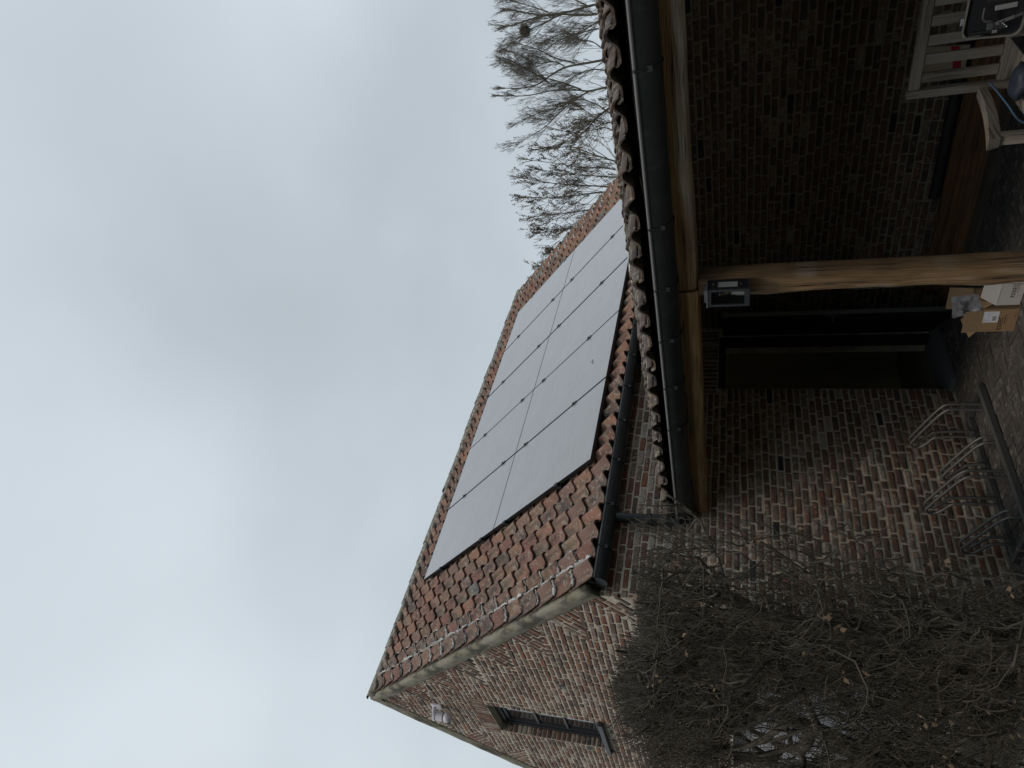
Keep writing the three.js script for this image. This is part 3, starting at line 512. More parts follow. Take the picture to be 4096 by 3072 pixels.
{ // pipe from the upper gutter down to the porch gutter, with a clip
  const p = new THREE.Group(); p.name = 'drain_pipe'; house.add(p); p.position.copy(UNHOUSE);
  part('pipe', merge([pipe([V3(3.45, 2.93, ZE + .1), V3(3.455, 2.65, ZE + .09), V3(3.46, 2.36, ZE + .09)], .046, 12, 16)]), gutterM, p);
  const ring = new THREE.TorusGeometry(.049, .007, 6, 20).rotateX(Math.PI / 2); part('clip', merge([ring.clone().translate(3.457, 2.6, ZE + .09), boxg(3.44, 3.47, 2.59, 2.61, ZE, ZE + .05)]), gutterM, p);
}

// ---------------------------------------------------------------- porch wing
const XW = 3.62, XB = 6.12, ZN = 5;                          // posts and beam, back wall, near end (out of view, set far off to shade the post)
const wing = thing('porch_wing', 'low brick wing with an open oak porch under old clay tiles, right of the house', 'porch', [XB, 0, ZE]);
const UNWING = V3(-XB, 0, -ZE), wp = (n, g, m, k) => part(n, local(wing, g), m, wing, k);
{
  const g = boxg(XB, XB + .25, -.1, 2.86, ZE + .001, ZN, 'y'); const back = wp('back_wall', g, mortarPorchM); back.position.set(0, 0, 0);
  const bw = new THREE.Group(); bw.name = 'brickwork'; const list = [], r = mulberry(808);
  back.geometry.translate(XB, 0, ZE); back.position.set(-XB, 0, -ZE);
  layWall(list, back, V3(XB, 0, 0), UZ, NX, 0, 2.8, y => [[ZE + .01, .35]], (u, y) => ({ red: .06, brown: .44, purple: .3, limed: .14 * patch(u, y, 63), pale: .01, coal: .03 }), r, .1);
  buildBricks(list, 300);
  wp('unseen_end_wall', boxg(XW - .1, XB + .25, 0, 2.9, ZN, ZN + .25, 'y'), mortarDarkM);  // out of view, closes the near end to keep side light off the porch
  // low roof
  const sl = .185, B = V3(Math.cos(sl), Math.sin(sl), 0), N = V3(-Math.sin(sl), Math.cos(sl), 0), A = V3(0, 0, 1), O = V3(3.475, 2.41, ZE + .02);
  const wroof = new THREE.Group(); wroof.name = 'roof'; wing.add(wroof); wroof.position.copy(UNWING);
  const tl = [], q = mulberry(51); tiles(tl, O, A, B, N, 37, 10, (c, k, z) => pick(tileOldMats, z), q, 3);
  buildTiles(tl, wroof, 300, tileVarsOld);
  const bd = new THREE.BoxGeometry(2.78, .03, ZN - ZE + .1); triUV(bd, 'z'); bd.applyMatrix4(new THREE.Matrix4().makeBasis(B, N, V3(0, 0, 1)).setPosition(O.clone().addScaledVector(B, 1.46).addScaledVector(N, -.035).setZ((ZE + ZN) / 2 + .05))); part('roof_boarding', bd, greyPlankM, wroof);
  const ch = new Tubes(), cq = mulberry(5), cp = []; for (let z = ZE + .1; z < ZN; z += .12) cp.push(O.clone().addScaledVector(B, 2.72).addScaledVector(N, .05 + rr(-.012, .012, cq)).setZ(z)); ch.tube(cp, cp.map(() => .038 * rr(.8, 1.2, cq)), 7); part('ridge_mortar', ch.geo(), limeM, wroof);
  gutter(wing, V3(3.555, 2.372, ZE + .03), V3(3.555, 2.362, ZN), V3(-1, 0, 0), .1, .122, [1.19, 1.62, 2.05, 2.465, 2.9, 3.79, 4.3, 5.2, 6.1, 7.0].map(t => t + .03), 'gutter', UNWING);
  // oak beams and post: sawn timber with waney edges
  const timber = (x0, x1, y0, y1, z0, z1, ax, seed, wob, grey) => {
    const g = new THREE.BoxGeometry(x1 - x0, y1 - y0, z1 - z0, ax === 'x' ? 40 : 6, ax === 'y' ? 70 : 10, ax === 'z' ? 130 : 10), p = g.attributes.position, hx = (x1 - x0) / 2, hy = (y1 - y0) / 2, hz = (z1 - z0) / 2;
    triUV(g, ax, 1, seed * .37, seed * .21);
    for (let i = 0; i < p.count; i++) {
      let x = p.getX(i), y = p.getY(i), z = p.getZ(i); const l = ax === 'y' ? y : z, f = n3(l * 1.6 + 50, seed * 7.3, x > 0 ? 3.2 : 8.1, seed) - .5, e = n3(l * 6 + 90, seed * 3.3 + (y > 0 ? 5 : 0), z * 4 + 20, seed + 9) - .5;
      const a = ax === 'y' ? [x / hx, z / hz] : [x / hx, y / hy], edge = Math.max(0, Math.abs(a[0]) + Math.abs(a[1]) - 1.6) / .4, ch = edge * (.006 + .014 * clamp(e + .4));
      x += wob * f * 1.2 - Math.sign(x) * ch; if (ax === 'y') z += wob * e + wob * .8 * (n3(l * 1.3 + 30, seed, z > 0 ? 1.2 : 6.4, 77) - .5) - Math.sign(z) * ch; else y += (y < 0 ? wob * (n3(l * 1.1 + 12, seed, 2.2, 55) - .5) + wob * e * .5 : 0) - Math.sign(y) * ch;
      p.setXYZ(i, x, y, z);
    }
    const col = []; for (let i = 0; i < p.count; i++) { const a = p.getX(i), y = p.getY(i), z = p.getZ(i), l = ax === 'y' ? y : z, w = ax === 'y' ? z : y; const v1 = n3(l * 2.1 + 40, w * 14 + 30, seed * 1.7, 201), v2 = n3(l * 7 + 40, w * 30 + 30, seed * 2.3, 202); let c = mixc(ax === 'y' ? [.25, .165, .088] : [.42, .27, .125], ax === 'y' ? [.14, .088, .048] : [.25, .15, .075], sstep(.3, .75, v1)); c = mulc(c, .75 + .5 * v2); c = mixc(c, [.5, .475, .43], clamp(grey(l, w / (ax === 'y' ? hz : hy), v1, v2)) * .85); const e = Math.abs(w) / (ax === 'y' ? hz : hy); c = mulc(c, 1 - .35 * sstep(.9, 1, e) * v2); col.push(...c); }
    g.setAttribute('color', new THREE.Float32BufferAttribute(col, 3)); g.computeVertexNormals(); return g.translate((x0 + x1) / 2, (y0 + y1) / 2, (z0 + z1) / 2);
  };
  wp('beam', timber(XW, XW + .17, 2.128, 2.36, ZE + .02, -2.685, 'z', 3, .012, (l, w, a, b) => sstep(.55, .8, a) * .4 * (w < .2 ? 1 : .3)), grainM);
  wp('beam', timber(XW - .004, XW + .17, 2.135, 2.36, -2.665, ZN - .02, 'z', 5, .014, (l, w, a, b) => sstep(-3.95, -2.5, l + (b - .5) * .8) * sstep(-.25, -.6, w + (a - .5) * .7) * (.6 + .7 * b)), grainM);
  wp('post', timber(XW + .002, XW + .172, -.02, 2.127, -2.735, -2.595, 'y', 8, .013, (l, w, a, b) => sstep(.62, .8, b) * .35 + sstep(.6, .9, -w) * .3 * b), grainM);
  const ck = new Tubes(); // shrinkage cracks
  const crack = (pts, w) => { const p = smooth(pts, 14); ck.tube(p, p.map((_, i) => Math.max(.0006, w * Math.sin(Math.PI * (i + .2) / 14.4))), 4); };
  crack([V3(XW - .001, 2.21, -3.5), V3(XW + .001, 2.2, -3.2), V3(XW, 2.215, -2.95), V3(XW - .001, 2.23, -2.72)], .004);
  crack([V3(XW + .0, .9, -2.712), V3(XW, 1.1, -2.708), V3(XW + .001, 1.25, -2.715)], .004);
  for (let k = 0; k < 9; k++) { const y = .35 + k * .19 + rr(-.06, .06), z = rr(-2.72, -2.62); crack([V3(XW - .001, y, z), V3(XW + .002, y + .05, z + rr(-.006, .006)), V3(XW, y + rr(.09, .22), z + rr(-.008, .008))], rr(.0012, .0032)); }
  for (let k = 0; k < 10; k++) { const z = -4.8 + k * .42 + rr(-.1, .1), y = rr(2.16, 2.25); if (Math.abs(z + 2.68) < .12) continue; crack([V3(XW - .001, y, z), V3(XW + .001, y + rr(-.008, .008), z + .12), V3(XW, y + rr(-.01, .01), z + rr(.2, .36))], rr(.001, .0028)); }
  wp('crack', ck.geo(), blackM);
  wp('unseen_ceiling', boxg(XW + .18, XB, 2.37, 2.39, ZE + .01, ZN, 'z'), greyPlankM);  // unseen behind the beam, placed to keep the porch dark
}

// ---------------------------------------------------------------- solar panels and their rails
const roofAt = (x, s, h) => V3(x, 3.05, ZE + .12).addScaledVector(RB, s).addScaledVector(RN, h);
const roofM = new THREE.Matrix4().makeBasis(RA, RB, RN), roofQ = new THREE.Quaternion().setFromRotationMatrix(roofM);
{
  const dust = tex(1024, 1024, (u, v) => { const a = fbm(u, v, 4, 6, 5, 4000), d = sstep(.79, .86, fbm(u, v, 90, 90, 2, 4040)) * .5 + .12 * sstep(.5, .8, fbm(u, v, 14, 2, 4, 4050)), st = fbm(u, v, 40, 4, 3, 4060); return mixc(mulc([.205, .197, .205], .8 + .25 * a + .15 * st), [.02, .02, .02], d * .8); });
  const rough = tex(256, 256, (u, v) => .30 + .12 * fbm(u, v, 5, 8, 4, 4100), false);
  const glass = mat({ physical: 1, map: dust, roughnessMap: rough, roughness: 1, metalness: 0, ior: 2.3, specularIntensity: 1, clearcoat: 1, clearcoatRoughness: .2 });
  const frameM = mat({ color: lin(.012, .012, .013), roughness: .4 });
  const X = [4.087, 5.24, 6.385, 7.545, 8.7], W = 1.137, RW = [[.128, 1.997], [2.0, 3.869]], H = .12, T = .035;
  const glassG = (() => { const g = new THREE.PlaneGeometry(W - .009, 1.869 - .005, 1, 1); triUV(g, 'y', .8); return g; })();
  const frameG = merge([boxg(-W / 2, W / 2, -.9345, -.932, -T, 0), boxg(-W / 2, W / 2, .932, .9345, -T, 0), boxg(-W / 2, -W / 2 + .0045, -.932, .932, -T, 0), boxg(W / 2 - .0045, W / 2, -.932, .932, -T, 0), boxg(-W / 2 + .0045, W / 2 - .0045, -.932, .932, -.012, -.006)]);
  const ord = ['nearest the gable end', 'second from the gable end', 'third from the gable end', 'fourth from the gable end', 'farthest from the gable end'];
  RW.forEach(([s0, s1], r) => X.forEach((x, c) => {
    const t = thing('solar_panel', `${r ? 'upper' : 'lower'} row black framed solar panel ${ord[c]}`, 'solar panel', [0, 0, 0], 'solar panels on the tiled roof');
    t.position.copy(roofAt(x + W / 2, (s0 + s1) / 2, H)); t.quaternion.copy(roofQ);
    part('frame', frameG, frameM, t); const g = part('glass', glassG, glass, t); g.position.z = -.002;
  }));
  const rows = [.72, 1.755, 2.3, 3.375], nm = ['lowest', 'second lowest', 'second highest', 'highest'];
  const clampG = merge([boxg(-.012, .012, -.03, .03, 0, .006), new THREE.CylinderGeometry(.009, .009, .012, 8).rotateX(Math.PI / 2).translate(0, 0, .008), boxg(-.007, .007, -.02, .02, -.04, 0)]);
  const endG = merge([boxg(-.02, .004, -.028, .028, -.045, .004), boxg(-.004, .012, -.028, .028, .0, .006)]);
  rows.forEach((s, k) => {
    const t = thing('mounting_rail', `black mounting rail under the panels, ${nm[k]} on the slope`, 'rail'); t.position.copy(roofAt(X[0], s, H)); t.quaternion.copy(roofQ);
    part('rail', boxg(-.035, X[4] + W - X[0] + .03, -.02, .02, -.078, -.038), frameM, t);
    for (let c = 1; c < 5; c++) { const q = part('clamp', clampG, frameM, t); q.position.x = X[c] - X[0] - .0075; q.scale.set(1.4, 1.4, 1.3); }
    const e = part('clamp', endG, frameM, t); e.position.x = -.003; const e2 = part('clamp', endG, frameM, t); e2.position.x = X[4] + W - X[0] + .003; e2.rotation.z = Math.PI;
    for (let c = 0; c < 6; c++) { const q = part('roof_hook', merge([boxg(-.03, .03, -.05, -.02, -.078, -.04), boxg(-.03, .03, -.1, -.05, -.085, -.078)]), frameM, t); q.position.x = -.02 + c * 1.16; }
  });
  const cab = thing('cable', 'thin black cable hanging under the edge of the solar panels', 'cable'); part('wire', pipe([roofAt(4.1, 2.75, .07), roofAt(4.02, 2.62, .06), roofAt(4.03, 2.45, .055), roofAt(4.1, 2.35, .07)], .004, 16, 5), blackM, cab);
  const tw = thing('twig', 'small dark twig lying on the lower panel near the gable', 'twig'); part('stem', merge([pipe([roofAt(5.72, .48, H + .004), roofAt(5.76, .5, H + .006), roofAt(5.8, .5, H + .004)], .003, 6, 4), pipe([roofAt(5.76, .5, H + .005), roofAt(5.77, .53, H + .005)], .0025, 3, 4)]), twigM, tw);
}

// ---------------------------------------------------------------- lantern on the post, dome camera on the gable
{
  const x0 = XW - .115, x1 = XW + .001, z0 = -2.722, z1 = -2.592, y0 = 1.822, y1 = 2.085;
  const t = thing('wall_lantern', 'dark grey box lantern with a clear bulb, fixed to the oak post', 'lantern', [x1, y0, (z0 + z1) / 2]);
  const L = g => local(t, g);
  part('back_plate', L(boxg(x1 - .008, x1, y0 + .01, y1 - .01, z0 + .008, z1 - .008)), blackM, t);
  part('roof', L(merge([rbox(x0 - .004, x1 - .008, y1 - .02, y1 - .008, z0 - .003, z1 + .003, .003), rbox(x0 + .02, x1 - .02, y1 - .008, y1 + .005, z0 + .02, z1 - .02, .002)])), greyPaintM, t);
  part('base', L(boxg(x0, x1 - .008, y0, y0 + .012, z0, z1)), darkPaintM, t);
  part('front_frame', L(merge([rbox(x0, x0 + .014, y0 + .012, y1 - .02, z0, z0 + .016, .002), rbox(x0, x0 + .014, y0 + .012, y1 - .02, z1 - .016, z1, .002), boxg(x0, x0 + .013, y0 + .012, y0 + .03, z0 + .016, z1 - .016), boxg(x0, x0 + .013, y1 - .037, y1 - .02, z0 + .016, z1 - .016)])), darkPaintM, t);
  part('front_pane', L(boxg(x0 + .006, x0 + .008, y0 + .03, y1 - .037, z0 + .016, z1 - .016)), glassM, t);
  part('side_panel', L(boxg(x0 + .016, x1 - .01, y0 + .013, y1 - .021, z0, z0 + .006)), blackM, t);
  for (const [za, zb] of [[z1 - .006, z1]]) {
    const a = x0 + .016, b = x1 - .01, c = x0 + .03, d = x1 - .03, e = y0 + .07, f = y1 - .075;
    part('side_panel', L(merge([boxg(a, b, y0 + .013, e, za, zb), boxg(a, b, f, y1 - .021, za, zb), boxg(a, c, e, f, za, zb), boxg(d, b, e, f, za, zb)])), blackM, t);
    part('side_pane', L(boxg(c, d, e, f, za + .002, zb - .002)), mat({ physical: 1, color: lin(.8, .82, .84), roughness: .35, transmission: .75, thickness: 0 }), t);
  }
  const cx = (x0 + x1) / 2, cz = (z0 + z1) / 2;
  const bulbG = new THREE.LatheGeometry([[.012, 0], [.014, .012], [.022, .03], [.029, .048], [.03, .062], [.025, .078], [.014, .088], [0, .091]].map(p => new THREE.Vector2(...p)), 20);
  part('socket', L(merge([new THREE.CylinderGeometry(.0135, .0135, .026, 16).translate(cx, y0 + .093, cz), new THREE.CylinderGeometry(.018, .02, .05, 14).translate(cx, y0 + .056, cz)])), mat({ color: lin(.55, .55, .55), roughness: .4, metalness: .7 }), t);
  part('bulb', L(bulbG.translate(cx, y0 + .106, cz)), glassM, t);
  const fl = new Tubes(); for (let k = 0; k < 4; k++) { const a = k * Math.PI / 2; fl.tube([V3(cx + .006 * Math.cos(a), y0 + .125, cz + .006 * Math.sin(a)), V3(cx + .012 * Math.cos(a), y0 + .17, cz + .012 * Math.sin(a))], [.0012, .0012], 4); } part('filament', L(fl.geo()), mat({ color: lin(.6, .42, .15), roughness: .5 }), t);
  for (const y of [y0 + .05, y1 - .052]) part('screw', L(new THREE.SphereGeometry(.004, 8, 6).translate(x0 + .06, y, z1 + .001)), steelM, t);
}
{
  const b = V3(2.615, 5.235, -8.17);
  const t = thing('security_camera', 'white dome camera on a bracket high on the brick gable', 'camera', [XG, b.y, b.z]);
  const L = g => local(t, g);
  part('wall_bracket', L(merge([rbox(XG - .03, XG + .005, b.y + .1, b.y + .24, b.z - .06, b.z + .06, .012), pipe([V3(XG - .01, b.y + .2, b.z), V3(XG - .06, b.y + .2, b.z), V3(b.x, b.y + .18, b.z)], .022, 8, 10)])), whitePlasticM, t);
  part('body', L(merge([new THREE.CylinderGeometry(.062, .062, .03, 24).translate(b.x, b.y + .165, b.z), new THREE.CylinderGeometry(.054, .054, .1, 24).translate(b.x, b.y + .1, b.z)])), whitePlasticM, t);
  part('neck', L(new THREE.CylinderGeometry(.047, .047, .012, 20).translate(b.x, b.y + .045, b.z)), greyPaintM, t);
  part('ball', L(new THREE.SphereGeometry(.06, 24, 18).translate(b.x, b.y, b.z)), whitePlasticM, t);
  part('lens', L(new THREE.CylinderGeometry(.026, .026, .012, 18).rotateZ(Math.PI / 2).rotateY(.5).translate(b.x - .05, b.y - .025, b.z - .02)), blackM, t);
}

// ---------------------------------------------------------------- bicycle rack
{
  const t = thing('bicycle_rack', 'galvanised steel rack with four high and low wheel loops by the wall', 'bike rack', [3.88, 0, -4.7]);
  const L = g => local(t, g), a = -4.475, b = -4.80, xl = 3.23, xr = 4.56;
  part('front_rail', L(rbox(xl, xr, .004, .05, a - .0, a + .05, .004)), steelM, t);
  part('rear_rail', L(rbox(xl, xr, .004, .045, b - .045, b, .004)), steelM, t);
  part('end_bar', L(rbox(xl - .045, xl - .001, .004, .045, b - .05, a + .04, .004)), steelM, t);
  part('end_bar', L(rbox(xr + .001, xr + .045, .004, .045, b - .05, a + .04, .004)), steelM, t);
  [[4.395, .0], [4.05, -.172], [3.715, .0], [3.37, -.172]].forEach(([x, dy], k) => {
    for (const s of [0, .058]) {
      const P = [[.05, a + .0], [dy < 0 ? .07 : .2, a], [.285 + dy, a - .005], [.325 + dy, a - .045], [.41 + dy, a - .22], [.48 + dy, a - .385], [.492 + dy, a - .425], [.47 + dy, a - .465], [.425 + dy, a - .47], [.385 + dy, a - .43], [.33 + dy, a - .345], [.3 + dy, b - .012], [dy < 0 ? .07 : .2, b], [.04, b]].map(p => V3(x - s, p[0], p[1]));
      part('loop', L(pipe(P, .0115, 60, 8)), steelM, t);
    }
  });
}

// ---------------------------------------------------------------- cardboard boxes
const print = (w, h, draw) => { const c = document.createElement('canvas'); c.width = w; c.height = h; const g = c.getContext('2d'); draw(g, w, h); const t = new THREE.CanvasTexture(c); t.colorSpace = THREE.SRGBColorSpace; return t; };
const cardTex = tex(256, 256, (u, v) => mulc([.29, .205, .125], .85 + .15 * fbm(u, v, 6, 6, 4, 4300) + .15 * fbm(u, v, 4, 60, 2, 4310)));
const cardM = mat({ map: cardTex, roughness: .85 }), cardInM = mat({ map: cardTex, color: lin(.8, .74, .68), roughness: .9 });
function noisePaper(g, w, h, n, a) { const r = mulberry(9); for (let i = 0; i < n; i++) { g.fillStyle = `rgba(${r() < .5 ? '0,0,0' : '255,255,255'},${a})`; g.fillRect(r() * w, r() * h, 2 + r() * 30, 1); } }
const recycle = (g, x, y, s) => { g.save(); g.translate(x, y); g.lineWidth = s * .16; g.strokeStyle = g.fillStyle; for (let k = 0; k < 3; k++) { g.rotate(Math.PI * 2 / 3); g.beginPath(); g.moveTo(-s * .45, s * .5); g.lineTo(s * .25, s * .5); g.stroke(); g.beginPath(); g.moveTo(s * .25, s * .25); g.lineTo(s * .55, s * .5); g.lineTo(s * .25, s * .75); g.fill(); } g.restore(); };
{
  // base corners measured on the paving: left front (4.415,-3.73), right front (4.432,-3.548)
  const fl = V3(4.415, 0, -3.735), w = .188, h = .215, d = .3, ang = Math.atan2(.018, .182);
  const t = thing('cardboard_box', 'open brown cardboard box with black print and a white label', 'box', [fl.x, .002, fl.z]); t.rotation.y = ang;
  // local: z to the right along the front, x to the back
  const th = .004;
  const face = print(768, 896, (g, W, H) => {
    g.fillStyle = '#8f7557'; g.fillRect(0, 0, W, H); noisePaper(g, W, H, 900, .03); g.fillStyle = '#16161c';
    g.font = 'bold 158px sans-serif'; g.textAlign = 'left'; g.save(); g.translate(42, 545); g.scale(1.0, 1); g.fillText('ESDEC', 0, 0, 560); g.restore();
    g.fillRect(265, 588, 330, 20); g.fillStyle = '#5c4a38'; g.font = '34px sans-serif'; g.fillText('innovative mounting systems', 60, 662, 520);
    g.strokeStyle = '#3a3028'; g.lineWidth = 5; g.fillStyle = '#2a241e'; for (const x of [540, 668]) { g.beginPath(); g.arc(x, 838, 42, 0, 7); g.stroke(); } recycle(g, 668, 832, 18); g.fillRect(526, 822, 28, 32);
  });
  const lab = print(512, 512, (g, W, H) => {
    g.fillStyle = '#cfd2de'; g.fillRect(0, 0, W, H); g.fillStyle = '#23242c'; g.font = 'bold 40px sans-serif'; g.fillText('1000652', 20, 60); g.fillRect(20, 80, 130, 6);
    g.font = '22px sans-serif'; for (let k = 0; k < 4; k++) g.fillText('Order  ' + (4471 + k * 37), 20, 130 + k * 32); g.fillRect(230, 190, 180, 4); g.fillRect(330, 140, 4, 150); g.font = 'bold 44px sans-serif'; g.fillText('12', 400, 320); g.fillText('21', 400, 180); g.font = '20px sans-serif'; g.fillText('24 st', 40, 470);
    const r = mulberry(3); for (let x = 90; x < 280;) { const w = 3 + r() * 8; g.fillRect(x, 310, w, 130); x += w + 3 + r() * 7; }
  });
  const front = part('front', boxg(-th, 0, 0, h, 0, w), cardM, t);
  const pr = new THREE.PlaneGeometry(w - .004, h - .004).rotateY(-Math.PI / 2).translate(-th - .0006, h / 2, w / 2); part('print', pr, mat({ map: face, roughness: .85 }), t);
  part('label', new THREE.PlaneGeometry(.094, .094).rotateY(-Math.PI / 2).translate(-th - .0014, h - .052, w - .062), mat({ map: lab, roughness: .6 }), t);
  part('side', boxg(0, d, 0, h, w - th, w, 'x'), cardM, t); part('side', boxg(0, d, 0, h, 0, th, 'x'), cardM, t); part('back', boxg(d - th, d, 0, h, th, w - th), cardM, t); part('bottom', boxg(0, d - th, 0, th, th, w - th), cardM, t);
  const flap = (g, px, py, pz, rx, ry, rz) => { const o = part('flap', g, cardM, t); o.position.set(px, py, pz); o.rotation.set(rx, ry, rz); };
  flap(boxg(-th, 0, 0, .115, .002, w - .006), 0, h, 0, 0, 0, .12);
  flap(boxg(0, d * .8, 0, .085, -th, 0, 'x'), .02, h, th, -.95, 0, 0);
  flap(boxg(0, d * .7, 0, .1, 0, th, 'x'), .02, h - .004, w, 2.5, 0, 0);
  flap(boxg(0, th, 0, .15, 0, w), d - th, h, 0, 0, 0, -.15);
  // plastic film and paper sticking out
  const bag = thing('plastic_bag', 'crumpled printed plastic bag sticking out of the open box', 'bag', [fl.x + .16, .1, fl.z + .12]);
  const bg = new THREE.PlaneGeometry(.16, .24, 14, 18), p = bg.attributes.position; for (let i = 0; i < p.count; i++) { const x = p.getX(i), y = p.getY(i); p.setZ(i, .035 * (n3(x * 22 + 9, y * 16 + 9, 1.5, 5) - .5) + .02 * (n3(x * 60 + 9, y * 50, 3.5, 8) - .5)); p.setX(i, x * (1 + .25 * (n3(4, y * 20 + 30, .5, 2) - .5))); }
  bg.computeVertexNormals(); const bt = print(256, 384, (g, W, H) => { g.fillStyle = '#8d9098'; g.fillRect(0, 0, W, H); noisePaper(g, W, H, 300, .05); g.fillStyle = '#30333c'; for (let k = 0; k < 9; k++) g.fillRect(150, 90 + k * 9, 40, 5); g.strokeStyle = '#3c3f49'; g.lineWidth = 3; g.beginPath(); g.ellipse(80, 90, 24, 34, .4, 0, 7); g.moveTo(60, 150); g.lineTo(120, 60); g.moveTo(90, 170); g.lineTo(140, 110); g.stroke(); });
  const f1 = part('film', bg, mat({ map: bt, roughness: .3, side: THREE.DoubleSide }), bag); f1.position.set(0, .16, 0); f1.rotation.set(.15, -Math.PI / 2 + .35, .25);
}
{
  const t = thing('white_box', 'white printed carton standing behind the open brown box, partly hidden by the post', 'box', [4.452, .002, -3.53]); t.rotation.y = -.02;
  const w = .26, h = .142, d = .2, face = print(768, 512, (g, W, H) => {
    g.fillStyle = '#b9b7b5'; g.fillRect(0, 0, W, H); noisePaper(g, W, H, 900, .035); g.fillStyle = '#1d1d22'; g.font = 'bold 120px sans-serif'; g.fillText('ESDEC', 196, 330, 400); g.fillRect(330, 352, 260, 12); g.fillStyle = '#55555c'; g.font = '24px sans-serif'; g.fillText('innovative mounting systems', 220, 400, 380); g.fillStyle = '#1d1d22'; recycle(g, 250, 450, 24);
  });
  const wm = mat({ color: lin(.48, .475, .465), roughness: .8 });
  part('body', rbox(.002, d, 0, h, 0, w, .003), wm, t);
  part('print', new THREE.PlaneGeometry(w - .004, h - .004).rotateY(-Math.PI / 2).translate(.0012, h / 2, w / 2), mat({ map: face, roughness: .8 }), t);
  const lid = new THREE.BufferGeometry(), s = new THREE.Shape([[0, 0], [w, 0], [w, .105], [.06, .105]].map(q => new THREE.Vector2(...q))), g = new THREE.ExtrudeGeometry(s, { depth: .004, bevelEnabled: false }).rotateY(-Math.PI / 2); triUV(g);
  const f = part('flap', g, wm, t); f.position.set(.004, h, 0); f.rotation.z = -.22;
  part('flap', (() => { const q = new THREE.ExtrudeGeometry(new THREE.Shape([[0, 0], [d, 0], [d * .8, .09], [.03, .09]].map(v => new THREE.Vector2(...v))), { depth: .004, bevelEnabled: false }); triUV(q); return q; })(), cardM, t).position.set(.01, h, .01);
}

// ---------------------------------------------------------------- bench with the open tool case
{
  const xb = 4.6, zl = -2.02, zr = -.42, t = thing('garden_bench', 'weathered grey teak bench with a slatted back under the porch', 'bench', [4.3, 0, -1.2]);
  const L = g => local(t, g), wb = (n, x0, x1, y0, y1, z0, z1, ax, k) => part(n, L(rbox(x0, x1, y0, y1, z0, z1, .005, ax, 1, k * .31, k * .17)), teakM, t);
  wb('top_rail', xb, xb + .035, .845, .905, zl + .052, zr - .052, 'z', 1);
  wb('lower_rail', xb, xb + .035, .37, .445, zl + .052, zr - .052, 'z', 2);
  for (let k = 0; k < 13; k++) { const z = zl + .118 + k * .1065; wb('slat', xb + .008, xb + .028, .446, .844, z - .03, z + .03, 'y', 3 + k); }
  wb('rear_leg', xb - .006, xb + .045, 0, .912, zl, zl + .05, 'y', 20); wb('rear_leg', xb - .006, xb + .045, 0, .912, zr - .05, zr, 'y', 21);
  for (const [z, k] of [[zl - .03, 22], [zr - .03, 23]]) {
    wb('front_leg', 3.955, 4.012, 0, .566, z + .002, z + .058, 'y', k);
    const s = new THREE.Shape(); s.moveTo(xb + .0, .53); s.quadraticCurveTo(4.3, .545, 3.92, .625); s.lineTo(3.945, .568); s.quadraticCurveTo(4.28, .5, xb, .49); s.closePath();
    const g = new THREE.ExtrudeGeometry(s, { depth: .055, bevelEnabled: true, bevelSize: .003, bevelThickness: .003, bevelSegments: 1, curveSegments: 14 }); triUV(g, 'x', 1, k, k * .3); part('armrest', L(g.translate(0, 0, z)), teakM, t);
    wb('side_rail', 4.014, xb - .008, .3, .36, z + .015, z + .045, 'x', k + 3);
  }
  wb('front_rail', 3.965, 3.995, .31, .37, zl + .03, zr - .03, 'z', 30);
  for (let k = 0; k < 7; k++) wb('seat_slat', 3.97 + k * .088, 4.04 + k * .088, .371, .392, zl + .0, zr - .0, 'z', 31 + k);
}
const SEAT = .3925;
